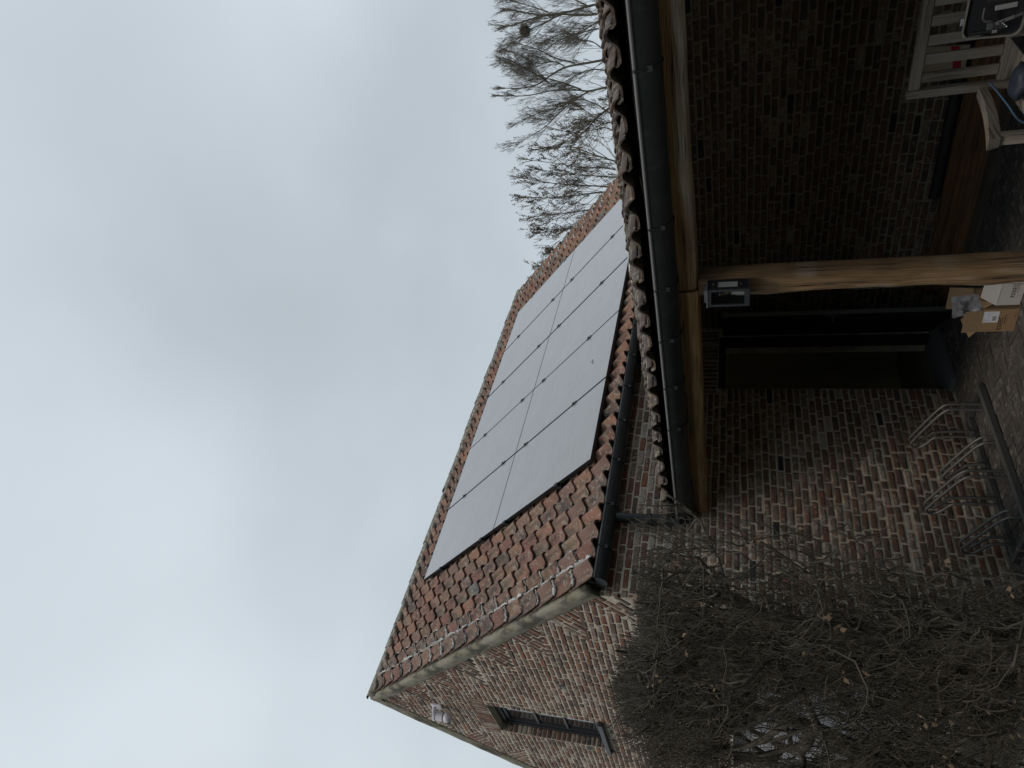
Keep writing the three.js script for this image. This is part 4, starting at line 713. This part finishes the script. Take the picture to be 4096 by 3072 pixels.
{
  const x = 4.47, t = thing('tool_case', 'open black tool case with a rounded aluminium rim standing on the bench', 'tool case', [x, SEAT, -1.45]);
  const zl = -1.672, zr = -1.235, yb = SEAT + .03, yt = .702;
  const sh = (g0, r) => { const s = new THREE.Shape(), a = zl + g0, b = zr - g0, c = yb + g0, d = yt - g0; s.moveTo(a + r, c); s.lineTo(b - r, c); s.quadraticCurveTo(b, c, b, c + r); s.lineTo(b, d - r); s.quadraticCurveTo(b, d, b - r, d); s.lineTo(a + r, d); s.quadraticCurveTo(a, d, a, d - r); s.lineTo(a, c + r); s.quadraticCurveTo(a, c, a + r, c); return s; };
  const rim = sh(0, .05); rim.holes.push(new THREE.Path(sh(.008, .044).getPoints(8)));
  const up = (g, xx) => { g.applyMatrix4(new THREE.Matrix4().makeBasis(V3(0, 0, 1), V3(.16, .987, 0), V3(-.987, .16, 0)).setPosition(xx - .16 * .6 + .05, (1 - .987) * .6, 0)); triUV(g, 'y'); return local(t, g); };
  part('rim', up(new THREE.ExtrudeGeometry(rim, { depth: .03, bevelEnabled: true, bevelSize: .0015, bevelThickness: .0015, bevelSegments: 1, curveSegments: 8 }), x), mat({ color: lin(.45, .43, .38), roughness: .4, metalness: .7 }), t);
  part('lid', up(new THREE.ExtrudeGeometry(sh(.004, .046), { depth: .004, bevelEnabled: false, curveSegments: 8 }), x + .001), blackM, t);
  part('tool_board', up(new THREE.ExtrudeGeometry(sh(.012, .04), { depth: .004, bevelEnabled: false, curveSegments: 8 }), x - .008), mat({ color: lin(.014, .015, .018), roughness: .8 }), t);
  part('latch', local(t, rbox(x + .045, x + .06, .698, .72, -1.6, -1.56, .003)), chromeM, t);
  part('tray', local(t, merge([rbox(x - .36, x - .03, SEAT + .003, SEAT + .02, zl, zr, .008), boxg(x - .36, x - .35, SEAT + .02, SEAT + .09, zl, zr), boxg(x - .35, x - .04, SEAT + .02, SEAT + .09, zl, zl + .008), boxg(x - .35, x - .04, SEAT + .02, SEAT + .09, zr - .008, zr)])), blackM, t);
  // where things lie on the board: (along z, up y) -> a matrix facing out
  const on = (z, y, rot = 0, off = .018) => { const m = new THREE.Matrix4().makeBasis(V3(0, 0, 1), V3(.16, .987, 0), V3(-.987, .16, 0)).setPosition(x - .03 + .16 * (y - .56) - off, y, z); return m.multiply(new THREE.Matrix4().makeRotationZ(rot)); };
  const put = (o, m) => { m.decompose(o.position, o.quaternion, o.scale); return o; };
  const hk = put(thing('hex_key_set', 'set of chrome hex keys in a grey clip in the tool case', 'hex keys'), on(-1.588, .575, .12));
  part('clip', new RoundedBoxGeometry(.038, .03, .012, 2, .004).translate(0, .022, 0), greyPaintM, hk);
  for (let k = 0; k < 6; k++) part('key', pipe([V3(-.016 + k * .0064, .045 - k * .002, .002), V3(-.016 + k * .0064, 0, .002), V3(-.018 + k * .0064, -.05 + k * .006, .002), V3(-.012 + k * .006, -.056 + k * .006, .004)], .0022, 8, 6), chromeM, hk);
  const kn = put(thing('utility_knife', 'grey folding knife strapped beside the hex keys', 'knife'), on(-1.565, .535, .35));
  part('handle', new RoundedBoxGeometry(.018, .085, .01, 2, .004), mat({ color: lin(.19, .19, .19), roughness: .5, metalness: .3 }), kn); part('blade', new RoundedBoxGeometry(.014, .04, .004, 1, .001).translate(0, -.058, 0), steelM, kn); part('slot', boxg(-.003, .003, .0, .03, .004, .0065), blackM, kn);
  const pn = put(thing('marker_pen', 'black pen with white lettering in the corner of the tool case', 'pen'), on(-1.617, .62, .05)); part('barrel', new THREE.CylinderGeometry(.011, .011, .14, 12), blackM, pn);
  for (let k = 0; k < 4; k++) part('lettering', boxg(-.008, .008, -.058 + k * .006, -.0555 + k * .006, .0105, .0112), mat({ color: lin(.5, .5, .5), roughness: .6 }), pn);
  const sp = put(thing('spanner', 'dull grey hooked tool at the top of the tool board', 'tool'), on(-1.515, .615, .0)); part('hook', pipe([V3(-.05, -.018, 0), V3(-.047, .008, 0), V3(-.03, .022, 0), V3(.02, .024, 0)], .0065, 16, 8), mat({ color: lin(.16, .16, .165), roughness: .4, metalness: .6 }), sp);
  const sc = put(thing('scraper', 'grey angled blade near the rim of the tool case', 'blade'), on(-1.632, .655, .2)); { const g = new THREE.ExtrudeGeometry(new THREE.Shape([[0, .05], [.012, .0], [.004, -.035], [-.014, -.012]].map(v => new THREE.Vector2(...v))), { depth: .003, bevelEnabled: false }); triUV(g); part('blade', g, greyPaintM, sc); }
  const pl = put(thing('pliers', 'silver pliers held by a strap at the right of the tool board', 'pliers'), on(-1.49, .5, .1)); const silver = mat({ color: lin(.4, .4, .41), roughness: .45, metalness: .5 });
  part('handle', merge([new RoundedBoxGeometry(.026, .1, .014, 2, .005).translate(0, .045, 0), new RoundedBoxGeometry(.04, .05, .016, 2, .007).translate(.004, -.055, 0)]), silver, pl); part('strap', boxg(-.04, .06, -.024, -.008, .004, .013), blackM, pl);
  const po = put(thing('pouch', 'black pouch with a white word across it in the tool case', 'pouch'), on(-1.435, .56, 0)); part('cover', new RoundedBoxGeometry(.06, .15, .012, 2, .005), mat({ color: lin(.02, .021, .024), roughness: .7 }), po);
  part('word', new THREE.PlaneGeometry(.052, .014).translate(.0, .0, .0068), mat({ map: print(256, 64, (g, W, H) => { g.fillStyle = '#16171a'; g.fillRect(0, 0, W, H); g.fillStyle = '#c9c9cc'; g.font = 'bold 46px sans-serif'; g.fillText('KRAFT', 10, 48, 236); }), roughness: .7 }), po);
}
{
  const t = thing('blue_bag', 'dark bag with a blue strap lying on the bench seat', 'bag', [4.3, SEAT, -1.86]);
  const g = new THREE.SphereGeometry(1, 24, 16), p = g.attributes.position; for (let i = 0; i < p.count; i++) { const x = p.getX(i), y = p.getY(i), z = p.getZ(i), k = 1 + .3 * (n3(x * 2.2 + 9, y * 2.2 + 9, z * 2.2 + 9, 71) - .5); p.setXYZ(i, x * .08 * k, Math.max(-.04, y * .04 * k) + .04, z * .1 * k); } g.computeVertexNormals(); triUV(g, 'x', 2);
  part('body', g, mat({ color: lin(.02, .028, .045), roughness: .6 }), t);
  part('strap', pipe([V3(.12, .14, -.04), V3(.06, .11, -.07), V3(-.03, .07, -.115), V3(-.14, .03, -.16), V3(-.26, -.03, -.12), V3(-.33, -.1, -.02)], .006, 24, 8), mat({ color: lin(.04, .085, .15), roughness: .55 }), t);
}

// ---------------------------------------------------------------- planks, dark gutter length and a leaning board along the back wall
{
  const mk = (name, label, cat, x0, x1, y0, y1, z0, z1, m, rot) => { const t = thing(name, label, cat, [(x0 + x1) / 2, y0, (z0 + z1) / 2]); const g = rbox(-(x1 - x0) / 2, (x1 - x0) / 2, 0, y1 - y0, -(z1 - z0) / 2, (z1 - z0) / 2, .004, 'z', 1, y1 * 7, x1 * 3); part('board', g, m, t); if (rot) t.rotation.z = rot; return t; };
  mk('plank', 'brown plank on edge against the back wall, under the dark gutter', 'plank', 6.0, 6.045, .0, .205, -4.55, .6, plankM);
  mk('plank', 'narrow brown plank in the middle of the pile by the back wall', 'plank', 5.93, 5.985, .0, .14, -4.5, .5, plankM);
  mk('plank', 'thin brown lath in front of the narrow plank by the back wall', 'plank', 5.895, 5.92, .0, .105, -4.4, .55, plankM);
  mk('plank', 'wide brown plank lying almost flat on the paving by the back wall', 'plank', 5.7, 5.885, .01, .045, -4.55, .5, plankM, .3);
  mk('plank', 'grey weathered plank flat on the paving, foremost in the pile', 'plank', 5.53, 5.70, .0, .03, -3.9, .6, greyPlankM);
  const t = thing('gutter_length', 'loose length of dark half round gutter lying on the planks', 'gutter', [6.03, .24, -1.6]);
  const s = new Tubes(), g = new THREE.CylinderGeometry(.045, .045, 3.9, 16, 1, false).rotateX(Math.PI / 2); triUV(g, 'z'); part('pipe', g.translate(0, .012, 0), mat({ color: lin(.022, .023, .026), roughness: .6 }), t);
  const b = thing('beige_board', 'beige board with a red brush mark leaning on the wall behind the bench', 'board', [5.945, .25, -2.36]);
  const bt = print(512, 512, (q, W, H) => { q.fillStyle = '#b4a48e'; q.fillRect(0, 0, W, H); noisePaper(q, W, H, 400, .03); const r = mulberry(8); q.strokeStyle = '#a3182a'; q.lineWidth = 5; for (let k = 0; k < 26; k++) { q.beginPath(); q.moveTo(-10, 415 + k * 2.6 + r() * 8); q.bezierCurveTo(150, 400 + k * 3, 330, 380 + k * 3 + r() * 9, 540, 330 + k * 3 + r() * 10); q.stroke(); } });
  part('panel', rbox(-.012, .012, 0, .36, -.115, .115, .003, 'y'), mat({ color: lin(.42, .34, .25), roughness: .8 }), b); part('mark', new THREE.PlaneGeometry(.224, .35).rotateY(-Math.PI / 2).translate(-.0128, .18, 0), mat({ map: bt, roughness: .8 }), b); b.rotation.z = -.28;
  const d = thing('oval_plate', 'small pale oval plate hanging low on the wall behind the bench', 'plate', [XB - .06, .31, -2.6]); part('disc', new THREE.SphereGeometry(1, 20, 12).scale(.008, .07, .03), mat({ color: lin(.2, .19, .16), roughness: .7 }), d);
}

// ---------------------------------------------------------------- trees behind the roofs
function growTwigs(T, p, d, len, rad, lvl, r, o) {   // a bending shoot with side shoots
  const n = o.n || (lvl > 1 ? 5 : 4), pts = [p.clone()], rs = [rad], dd = d.clone(); let q = p.clone();
  for (let i = 1; i <= n; i++) { dd.addScaledVector(V3(r() - .5, r() - .5, r() - .5), o.wig).addScaledVector(o.up, o.lift).normalize(); if (o.top && (q.y > o.top(q.z) + .05 * r() || q.z > mix(-3.75, -3.1, clamp(q.y / 2.2)) + .25 * r())) break; if (o.top && q.x > 2.62) dd.x = -Math.abs(dd.x); q = q.clone().addScaledVector(dd, len / n); pts.push(q); rs.push(Math.max(o.min, rad * (1 - .8 * i / n))); }
  if (pts.length < 3) return;
  T.tube(pts, rs, lvl > 1 ? 5 : 3);
  if (o.bud && lvl <= 1) for (let i = 1; i < pts.length; i++) if (r() < o.budP) o.bud.quad(pts[i], V3(r() - .5, r() - .2, r() - .5).normalize(), o.budS * rr(.5, 1.1, r), o.budS * rr(.8, 1.6, r), V3(r() - .5, r() - .5, r() - .5).normalize());
  if (lvl <= 0) return;
  const k = Math.round(o.kids[lvl] * rr(.8, 1.2, r));
  for (let i = 0; i < k; i++) { const t = rr(.18, 1, r) * n, a = Math.min(pts.length - 2, Math.floor(t)), f = t - a, pp = pts[a].clone().lerp(pts[a + 1], f), along = pts[a + 1].clone().sub(pts[a]).normalize(), side = V3(r() - .5, r() - .5, r() - .5).cross(along).normalize(), ang = rr(o.a0, o.a1, r); growTwigs(T, pp, along.multiplyScalar(Math.cos(ang)).addScaledVector(side, Math.sin(ang)), len * rr(.38, .68, r) * (1 - .35 * t / n), mix(rs[a], rs[a + 1], f) * .6, lvl - 1, r, o); }
}
function farTree(name, label, D, base, stems, seed, o, group) {
  const r = mulberry(seed), t = thing(name, label, 'tree', [base.x, 0, base.z], group), trunk = new Tubes(), crown = new Tubes(); o.bud = o.budS ? new Tubes() : null;
  const fork = V3(base.x, 2.2, base.z); trunk.tube([V3(base.x, -.1, base.z), V3(base.x, 1, base.z), fork], [.3, .22, .2], 9);
  for (const [r0, r1, dens, lenK, pts, own] of stems) {
    let w = pts.map((q, i) => survey(q[0], q[1], D + (own || 0) * (i / pts.length)));
    if (r0 > .06) { const lead = smooth([fork, fork.clone().lerp(w[0], .5).add(V3(0, -.3, 0)), w[0]], 6).slice(0, -1); w = [...lead, ...w]; }
    const c = smooth(w, w.length * 4), n = c.length, rad = c.map((_, i) => .52 * mix(r0, r1, Math.pow(i / (n - 1), .75))); trunk.tube(c, rad, 7);
    const vis = r0 > .06 ? .3 : .05;
    for (let k = 0; k < dens * 1.35; k++) { const f = rr(vis, .99, r) * (n - 1), i = Math.floor(f), p = c[i].clone().lerp(c[i + 1], f - i), al = c[i + 1].clone().sub(c[i]).normalize(), side = V3(r() - .5, r() - .5, r() - .5).cross(al).normalize(), ang = rr(o.a0, o.a1, r), len = lenK * rr(.5, 1.1, r) * (1.05 - .7 * f / n); growTwigs(crown, p, al.multiplyScalar(Math.cos(ang)).addScaledVector(side, Math.sin(ang)), len, Math.max(.008, Math.min(.02, rad[i] * .35)), 2, r, o); }
    for (let k = 0; k < 4; k++) { const al = c[n - 1].clone().sub(c[n - 2]).normalize(); growTwigs(crown, c[n - 1], al.add(V3(r() - .5, r() - .5, r() - .5).multiplyScalar(.5)).normalize(), lenK * .3, r1, 1, r, o); }
  }
  part('trunk', local(t, trunk.geo()), barkFarM, t); part('crown', local(t, crown.geo()), o.twig || twigFarM, t, 'stuff');
  if (o.bud) part('buds', local(t, o.bud.geo()), budM, t, 'stuff');
  return t;
}
const UPV = V3(0, 1, 0), q6 = a => a.map(([x, y]) => [1980 + x * .2652, y * .2652]);
const oBare = () => ({ wig: .14, up: UPV, lift: .13, min: .0032, kids: [0, 5, 6], a0: .25, a1: .7 });
{
  const D = 24, base = survey(2900, 90, D + .5);
  farTree('bare_tree', 'bare grey tree with a bird nest, tallest at the right end of the roof', D, base, [
    [.15, .03, 24, 1.5, q6([[1900, 20], [1659, 45], [1400, 95], [1100, 180], [800, 230], [500, 300], [300, 370], [200, 390]])],
    [.13, .04, 14, 1.3, q6([[1900, 160], [1659, 200], [1300, 230], [1000, 215], [800, 235], [560, 210], [250, 150]])],
    [.055, .015, 18, 1.2, q6([[1050, 200], [900, 265], [700, 370], [520, 450], [300, 620], [150, 720]])],
    [.05, .02, 12, 1.5, q6([[1400, 92], [1220, 0], [900, -120], [500, -200]])],
    [.05, .015, 18, 1.3, q6([[1659, 250], [1450, 390], [1250, 490], [1000, 590], [850, 640]])],
    [.04, .012, 16, 1.2, q6([[800, 180], [500, 80], [300, 20], [100, -60]])],
    [.05, .015, 16, 1.2, q6([[1659, 420], [1450, 450], [1200, 520], [980, 520], [800, 600]])],
  ], 11, oBare(), 'bare trees behind the porch roof');
  const nest = thing('bird_nest', 'dark ball of twigs lodged in the fork of the bare tree', 'nest', survey(1980 + 450 * .2652, 465 * .2652, D).toArray());
  const T = new Tubes(), r = mulberry(66); for (let k = 0; k < 420; k++) { const a = V3(r() - .5, r() - .5, r() - .5).normalize(), b = V3(r() - .5, r() - .5, r() - .5).normalize(); const c = a.multiplyScalar(.17 * Math.sqrt(r())); c.y *= .8; T.tube([c.clone().addScaledVector(b, -.14), c.clone(), c.clone().addScaledVector(b, .14)], [.005, .009, .004], 3); } part('sticks', T.geo(), twigFarM, nest, 'stuff');
}
{
  const D = 26, base = survey(2900, 300, D + .5);
  farTree('bare_tree', 'bare grey tree with two fanning stems in the middle of the row', D, base, [
    [.17, .03, 20, 1.5, q6([[2000, 830], [1659, 900], [1400, 950], [1050, 1020], [850, 1130], [650, 1270], [400, 1330], [150, 1330]])],
    [.06, .015, 20, 1.4, q6([[1200, 950], [900, 870], [700, 770], [480, 690], [350, 660]])],
    [.05, .015, 22, 1.4, q6([[1050, 1000], [900, 930], [650, 950], [400, 850], [230, 780]])],
    [.15, .03, 20, 1.5, q6([[2000, 1240], [1659, 1320], [1400, 1375], [1250, 1360], [850, 1370], [500, 1440], [120, 1450]])],
    [.06, .012, 24, 1.4, q6([[1300, 1350], [1000, 1240], [700, 1160], [500, 1050], [200, 950]])],
    [.05, .012, 22, 1.4, q6([[900, 1310], [650, 1140], [400, 1000], [180, 900]])],
    [.06, .015, 20, 1.5, q6([[1400, 1385], [1150, 1530], [900, 1640], [650, 1700], [350, 1850]])],
    [.05, .012, 20, 1.3, q6([[1250, 1450], [1000, 1680], [800, 1870], [550, 2050], [250, 2200]])],
    [.06, .015, 18, 1.3, q6([[1750, 1720], [1500, 1560], [1250, 1500], [1000, 1560]])],
    [.045, .012, 14, 1.2, q6([[1659, 760], [1450, 620], [1300, 600], [1150, 520]])],
    [.05, .012, 16, 1.2, q6([[1659, 1060], [1450, 1050], [1250, 1120], [1050, 1230], [900, 1280]])],
  ], 12, oBare(), 'bare trees behind the porch roof');
}
const q3 = a => a.map(([x, y]) => [1900 + x * .4823, y * .4823]);
{
  const D = 22, o = () => ({ wig: .22, up: UPV, lift: .1, min: .0035, kids: [0, 4, 4], a0: .3, a1: .85, budS: .032, budP: .7, twig: twigBudM });
  farTree('budding_tree', 'small tree in olive bud between the bare trees and the roof gable', D, survey(2900, 560, D + .4), [
    [.1, .02, 14, 1.4, q3([[1400, 800], [1250, 830], [1130, 880], [1000, 980], [870, 1080], [750, 1170]])],
    [.05, .012, 12, 1.4, q3([[1230, 860], [1120, 900], [980, 1010], [900, 1100], [700, 1200], [560, 1230]])],
    [.05, .012, 12, 1.3, q3([[1250, 1000], [1150, 1010], [1050, 1020], [950, 940], [870, 890]])],
    [.05, .012, 12, 1.3, q3([[1260, 1140], [1180, 1100], [1080, 1060], [980, 1080], [850, 1100], [700, 1080]])],
  ], 13, o(), 'budding trees behind the house roof');
  farTree('budding_tree', 'wide tree in olive bud rising right behind the house ridge', D - 2, survey(2900, 760, D - 1.6), [
    [.1, .015, 16, 1.4, q3([[1350, 1450], [1220, 1420], [1050, 1390], [900, 1390], [700, 1360], [480, 1330]])],
    [.06, .012, 16, 1.4, q3([[1250, 1360], [1100, 1320], [950, 1270], [800, 1220], [650, 1230]])],
    [.06, .012, 16, 1.4, q3([[1250, 1570], [1100, 1550], [950, 1540], [750, 1530], [500, 1500], [420, 1480]])],
    [.06, .012, 16, 1.4, q3([[1150, 1590], [1000, 1600], [850, 1620], [650, 1640], [450, 1640]])],
    [.06, .012, 14, 1.4, q3([[1150, 1700], [950, 1740], [800, 1760], [620, 1780], [480, 1800]])],
    [.05, .012, 12, 1.3, q3([[1000, 1850], [850, 1890], [700, 1910], [560, 1930]])],
    [.05, .012, 10, 1.0, q3([[880, 2020], [760, 2050], [660, 2080]])],
    [.05, .012, 10, 1.0, q3([[760, 2210], [680, 2230], [600, 2250]])],
    [.05, .012, 12, 1.4, q3([[1300, 1450], [1150, 1470], [1000, 1460], [800, 1450], [560, 1410]])],
  ], 14, o(), 'budding trees behind the house roof');
}

// ---------------------------------------------------------------- trained trees against the gable
function espalier(label, seed, trunkPts, limbs, n, [za, zb], leaves) {
  const r = mulberry(seed), b = trunkPts[0], t = thing('trained_tree', label, 'tree', [b.x, 0, b.z], 'bare trees trained flat in front of the gable');
  const T = new Tubes(), Lb = new Tubes(), C = new Tubes(), LF = new Tubes();
  const knot = (T, pts, r0, r1, seg) => { const c = smooth(pts, seg); T.tube(c.map((p, i) => i && i < c.length - 1 ? p.clone().add(V3(rr(-.01, .01, r), rr(-.01, .01, r), rr(-.01, .01, r)).multiplyScalar(r0 * 14)) : p), c.map((_, i) => mix(r0, r1, i / (c.length - 1)) * rr(.85, 1.2, r)), 9); return c; };
  const o = { n: 6, wig: 1.15, up: UPV, lift: .26, min: .0019, kids: [0, 2, 3], a0: .4, a1: 1.2, top: z => z > -4.6 ? mix(2.42, 2.5, clamp((-3.3 - z) / 1.3)) : z > -5.5 ? mix(2.5, 2.84, (-4.6 - z) / .9) : mix(2.84, 2.66, clamp((-5.5 - z) / 1.8)) };
  const tc = knot(T, trunkPts, .085, .016, 22), spines = [[tc, .07, .8]];
  for (const [p, r0] of limbs) { const c = knot(Lb, p, r0, r0 * .2, 14); const w0 = p[3].z > -3.7 ? .6 : 1; spines.push([c, r0, w0]); 
    for (let k = 0; k < (w0 < 1 ? 4 : 9); k++) { const i = 2 + Math.floor(r() * (c.length - 3)), d = V3(rr(-.25, .3, r), rr(-.2, 1, r), rr(-1, 1, r)).normalize(), s = [c[i].clone()]; for (let j = 1; j < 4; j++) { d.add(V3(rr(-.3, .3, r), rr(-.15, .45, r), rr(-.4, .4, r))).normalize(); s.push(s[j - 1].clone().addScaledVector(d, rr(.1, .18, r))); if (s[j].y > o.top(s[j].z) - .02 || s[j].z > -3.25) { s.length = j; break; } } if (s.length < 3) continue; const c2 = smooth(s, 8); Lb.tube(c2, c2.map((_, i2) => mix(r0 * .55, .007, i2 / 8)), 6); spines.push([c2, r0 * .4, 1.4 * w0]); } }
  const tot = spines.reduce((a, [c, , w]) => a + c.length * w, 0);
  for (const [c, r0, w] of spines) { const k = Math.round(n * c.length * w / tot); for (let i = 0; i < k; i++) {
    const f = rr(.12, .999, r) * (c.length - 1), a = Math.floor(f), p = c[a].clone().lerp(c[a + 1], f - a); if (p.y < .05 || (p.y > .95 && p.y < 1.9 && p.z < -5.15 && p.z > -6.9 && r() < .75)) continue;
    const d = V3(rr(-.75, .35, r), rr(-.45, 1.1, r), rr(-1, 1, r)).normalize(); growTwigs(C, p, d, rr(.18, .42, r), rr(.0035, .0085, r), 2, r, o);
    if (r() < leaves) LF.quad(p.clone().addScaledVector(d, rr(.05, .3, r)), V3(rr(-1, 1, r), rr(-1, .4, r), rr(-1, 1, r)).normalize(), rr(.018, .04, r), rr(.03, .06, r), V3(rr(-1, 0, r), rr(-.5, 1, r), rr(-1, 1, r)).normalize());
  } }
  for (let i = 0; i < n * 1.5; i++) { // short shoots all over the flat crown
    const z = rr(za, zb, r), p = V3(2.2 + rr(-.22, .25, r), 0, z); p.y = rr(.03, o.top(z) - .02, r); const edge = clamp((-3.15 - z) / 1.1); if (r() > edge * .95 + .05) continue; if (p.y > 1.0 && p.y < 1.85 && z < -5.25 && z > -6.9 && r() < .8) continue;
    growTwigs(C, p, V3(rr(-.6, .2, r), rr(-.1, 1.2, r), rr(-.7, .8, r)).normalize(), rr(.18, .42, r), rr(.003, .0065, r), 2, r, o); if (r() < .03) for (let q = 0; q < 7; q++) LF.quad(p.clone().add(V3(rr(-.08, .02, r), rr(-.06, .06, r), rr(-.06, .06, r))), V3(rr(-1, 1, r), rr(-1, .3, r), rr(-1, 1, r)).normalize(), rr(.015, .035, r), rr(.03, .06, r), V3(rr(-1, 0, r), rr(-.5, 1, r), rr(-1, 1, r)).normalize());
  }
  part('trunk', local(t, T.geo()), barkM, t); part('limbs', local(t, Lb.geo(true)), barkM, t); part('crown', local(t, C.geo()), twigM, t, 'stuff'); part('dry_leaves', local(t, LF.geo()), dryLeafM, t, 'stuff');
}
{
  const XT = 2.2, lim = (y0, z0, y1, z1, k = 0) => [V3(XT + .02, y0, z0), V3(XT - .05 + k * .05, mix(y0, y1, .35) - .02, mix(z0, z1, .33)), V3(XT + .08, mix(y0, y1, .7), mix(z0, z1, .66)), V3(XT + .02, y1, z1)];
  espalier('bare trained tree with a mossy leaning trunk at the house corner', 21, [V3(XT, -.05, -4.25), V3(XT, .42, -4.215), V3(XT + .03, 1.0, -4.23), V3(XT, 1.53, -4.18), V3(XT + .02, 1.95, -4.0), V3(XT, 2.26, -3.86), V3(XT, 2.5, -3.74)], [
    [lim(2.1, -3.95, 2.55, -4.7), .035], [lim(1.85, -4.05, 2.3, -4.95, 1), .04], [lim(1.5, -4.18, 1.75, -5.05), .04], [lim(1.1, -4.22, 1.2, -5.1), .04], [lim(.7, -4.22, .7, -5.0), .035],
    [lim(2.2, -3.9, 2.3, -3.5), .008], [lim(1.9, -4.0, 2.05, -3.4), .01], [lim(1.4, -4.18, 1.5, -3.5), .01], [lim(.95, -4.23, .9, -3.55), .009], [lim(.5, -4.2, .45, -3.5), .009], [lim(.35, -4.22, .3, -5.3), .03], [lim(.2, -4.24, .15, -3.6), .009], [lim(2.25, -3.87, 2.44, -4.3), .02]], 860, [-5.1, -3.15], .03);
  espalier('bare trained tree with a thick twisted trunk at the left of the gable', 22, [V3(XT, -.05, -6.2), V3(XT, .69, -6.06), V3(XT - .03, 1.0, -5.95), V3(XT, 1.26, -5.8), V3(XT + .04, 1.6, -5.65), V3(XT, 2.02, -5.47), V3(XT, 2.45, -5.4)], [
    [lim(2.0, -5.48, 2.7, -6.2), .045], [lim(1.7, -5.6, 2.15, -6.6, 1), .045], [lim(1.35, -5.75, 1.6, -6.9), .05], [lim(.95, -5.95, 1.0, -7.0), .05], [lim(2.1, -5.45, 2.75, -4.9), .04], [lim(1.75, -5.6, 2.25, -4.85), .035], [lim(1.3, -5.8, 1.5, -5.0), .035], [lim(.9, -5.98, .95, -5.1), .035], [lim(2.35, -5.42, 2.9, -5.6), .03], [lim(2.2, -5.5, 2.8, -6.8), .03], [lim(1.5, -5.7, 2.5, -7.3), .03], [lim(.6, -6.08, .6, -7), .03], [lim(.5, -6.1, .45, -5.0), .03], [lim(.25, -6.15, .2, -5.1), .03]], 1080, [-7.5, -5.0], .02);
}
scene.traverse(o => { if (o.isLight) return; });
renderer.render(scene, camera);
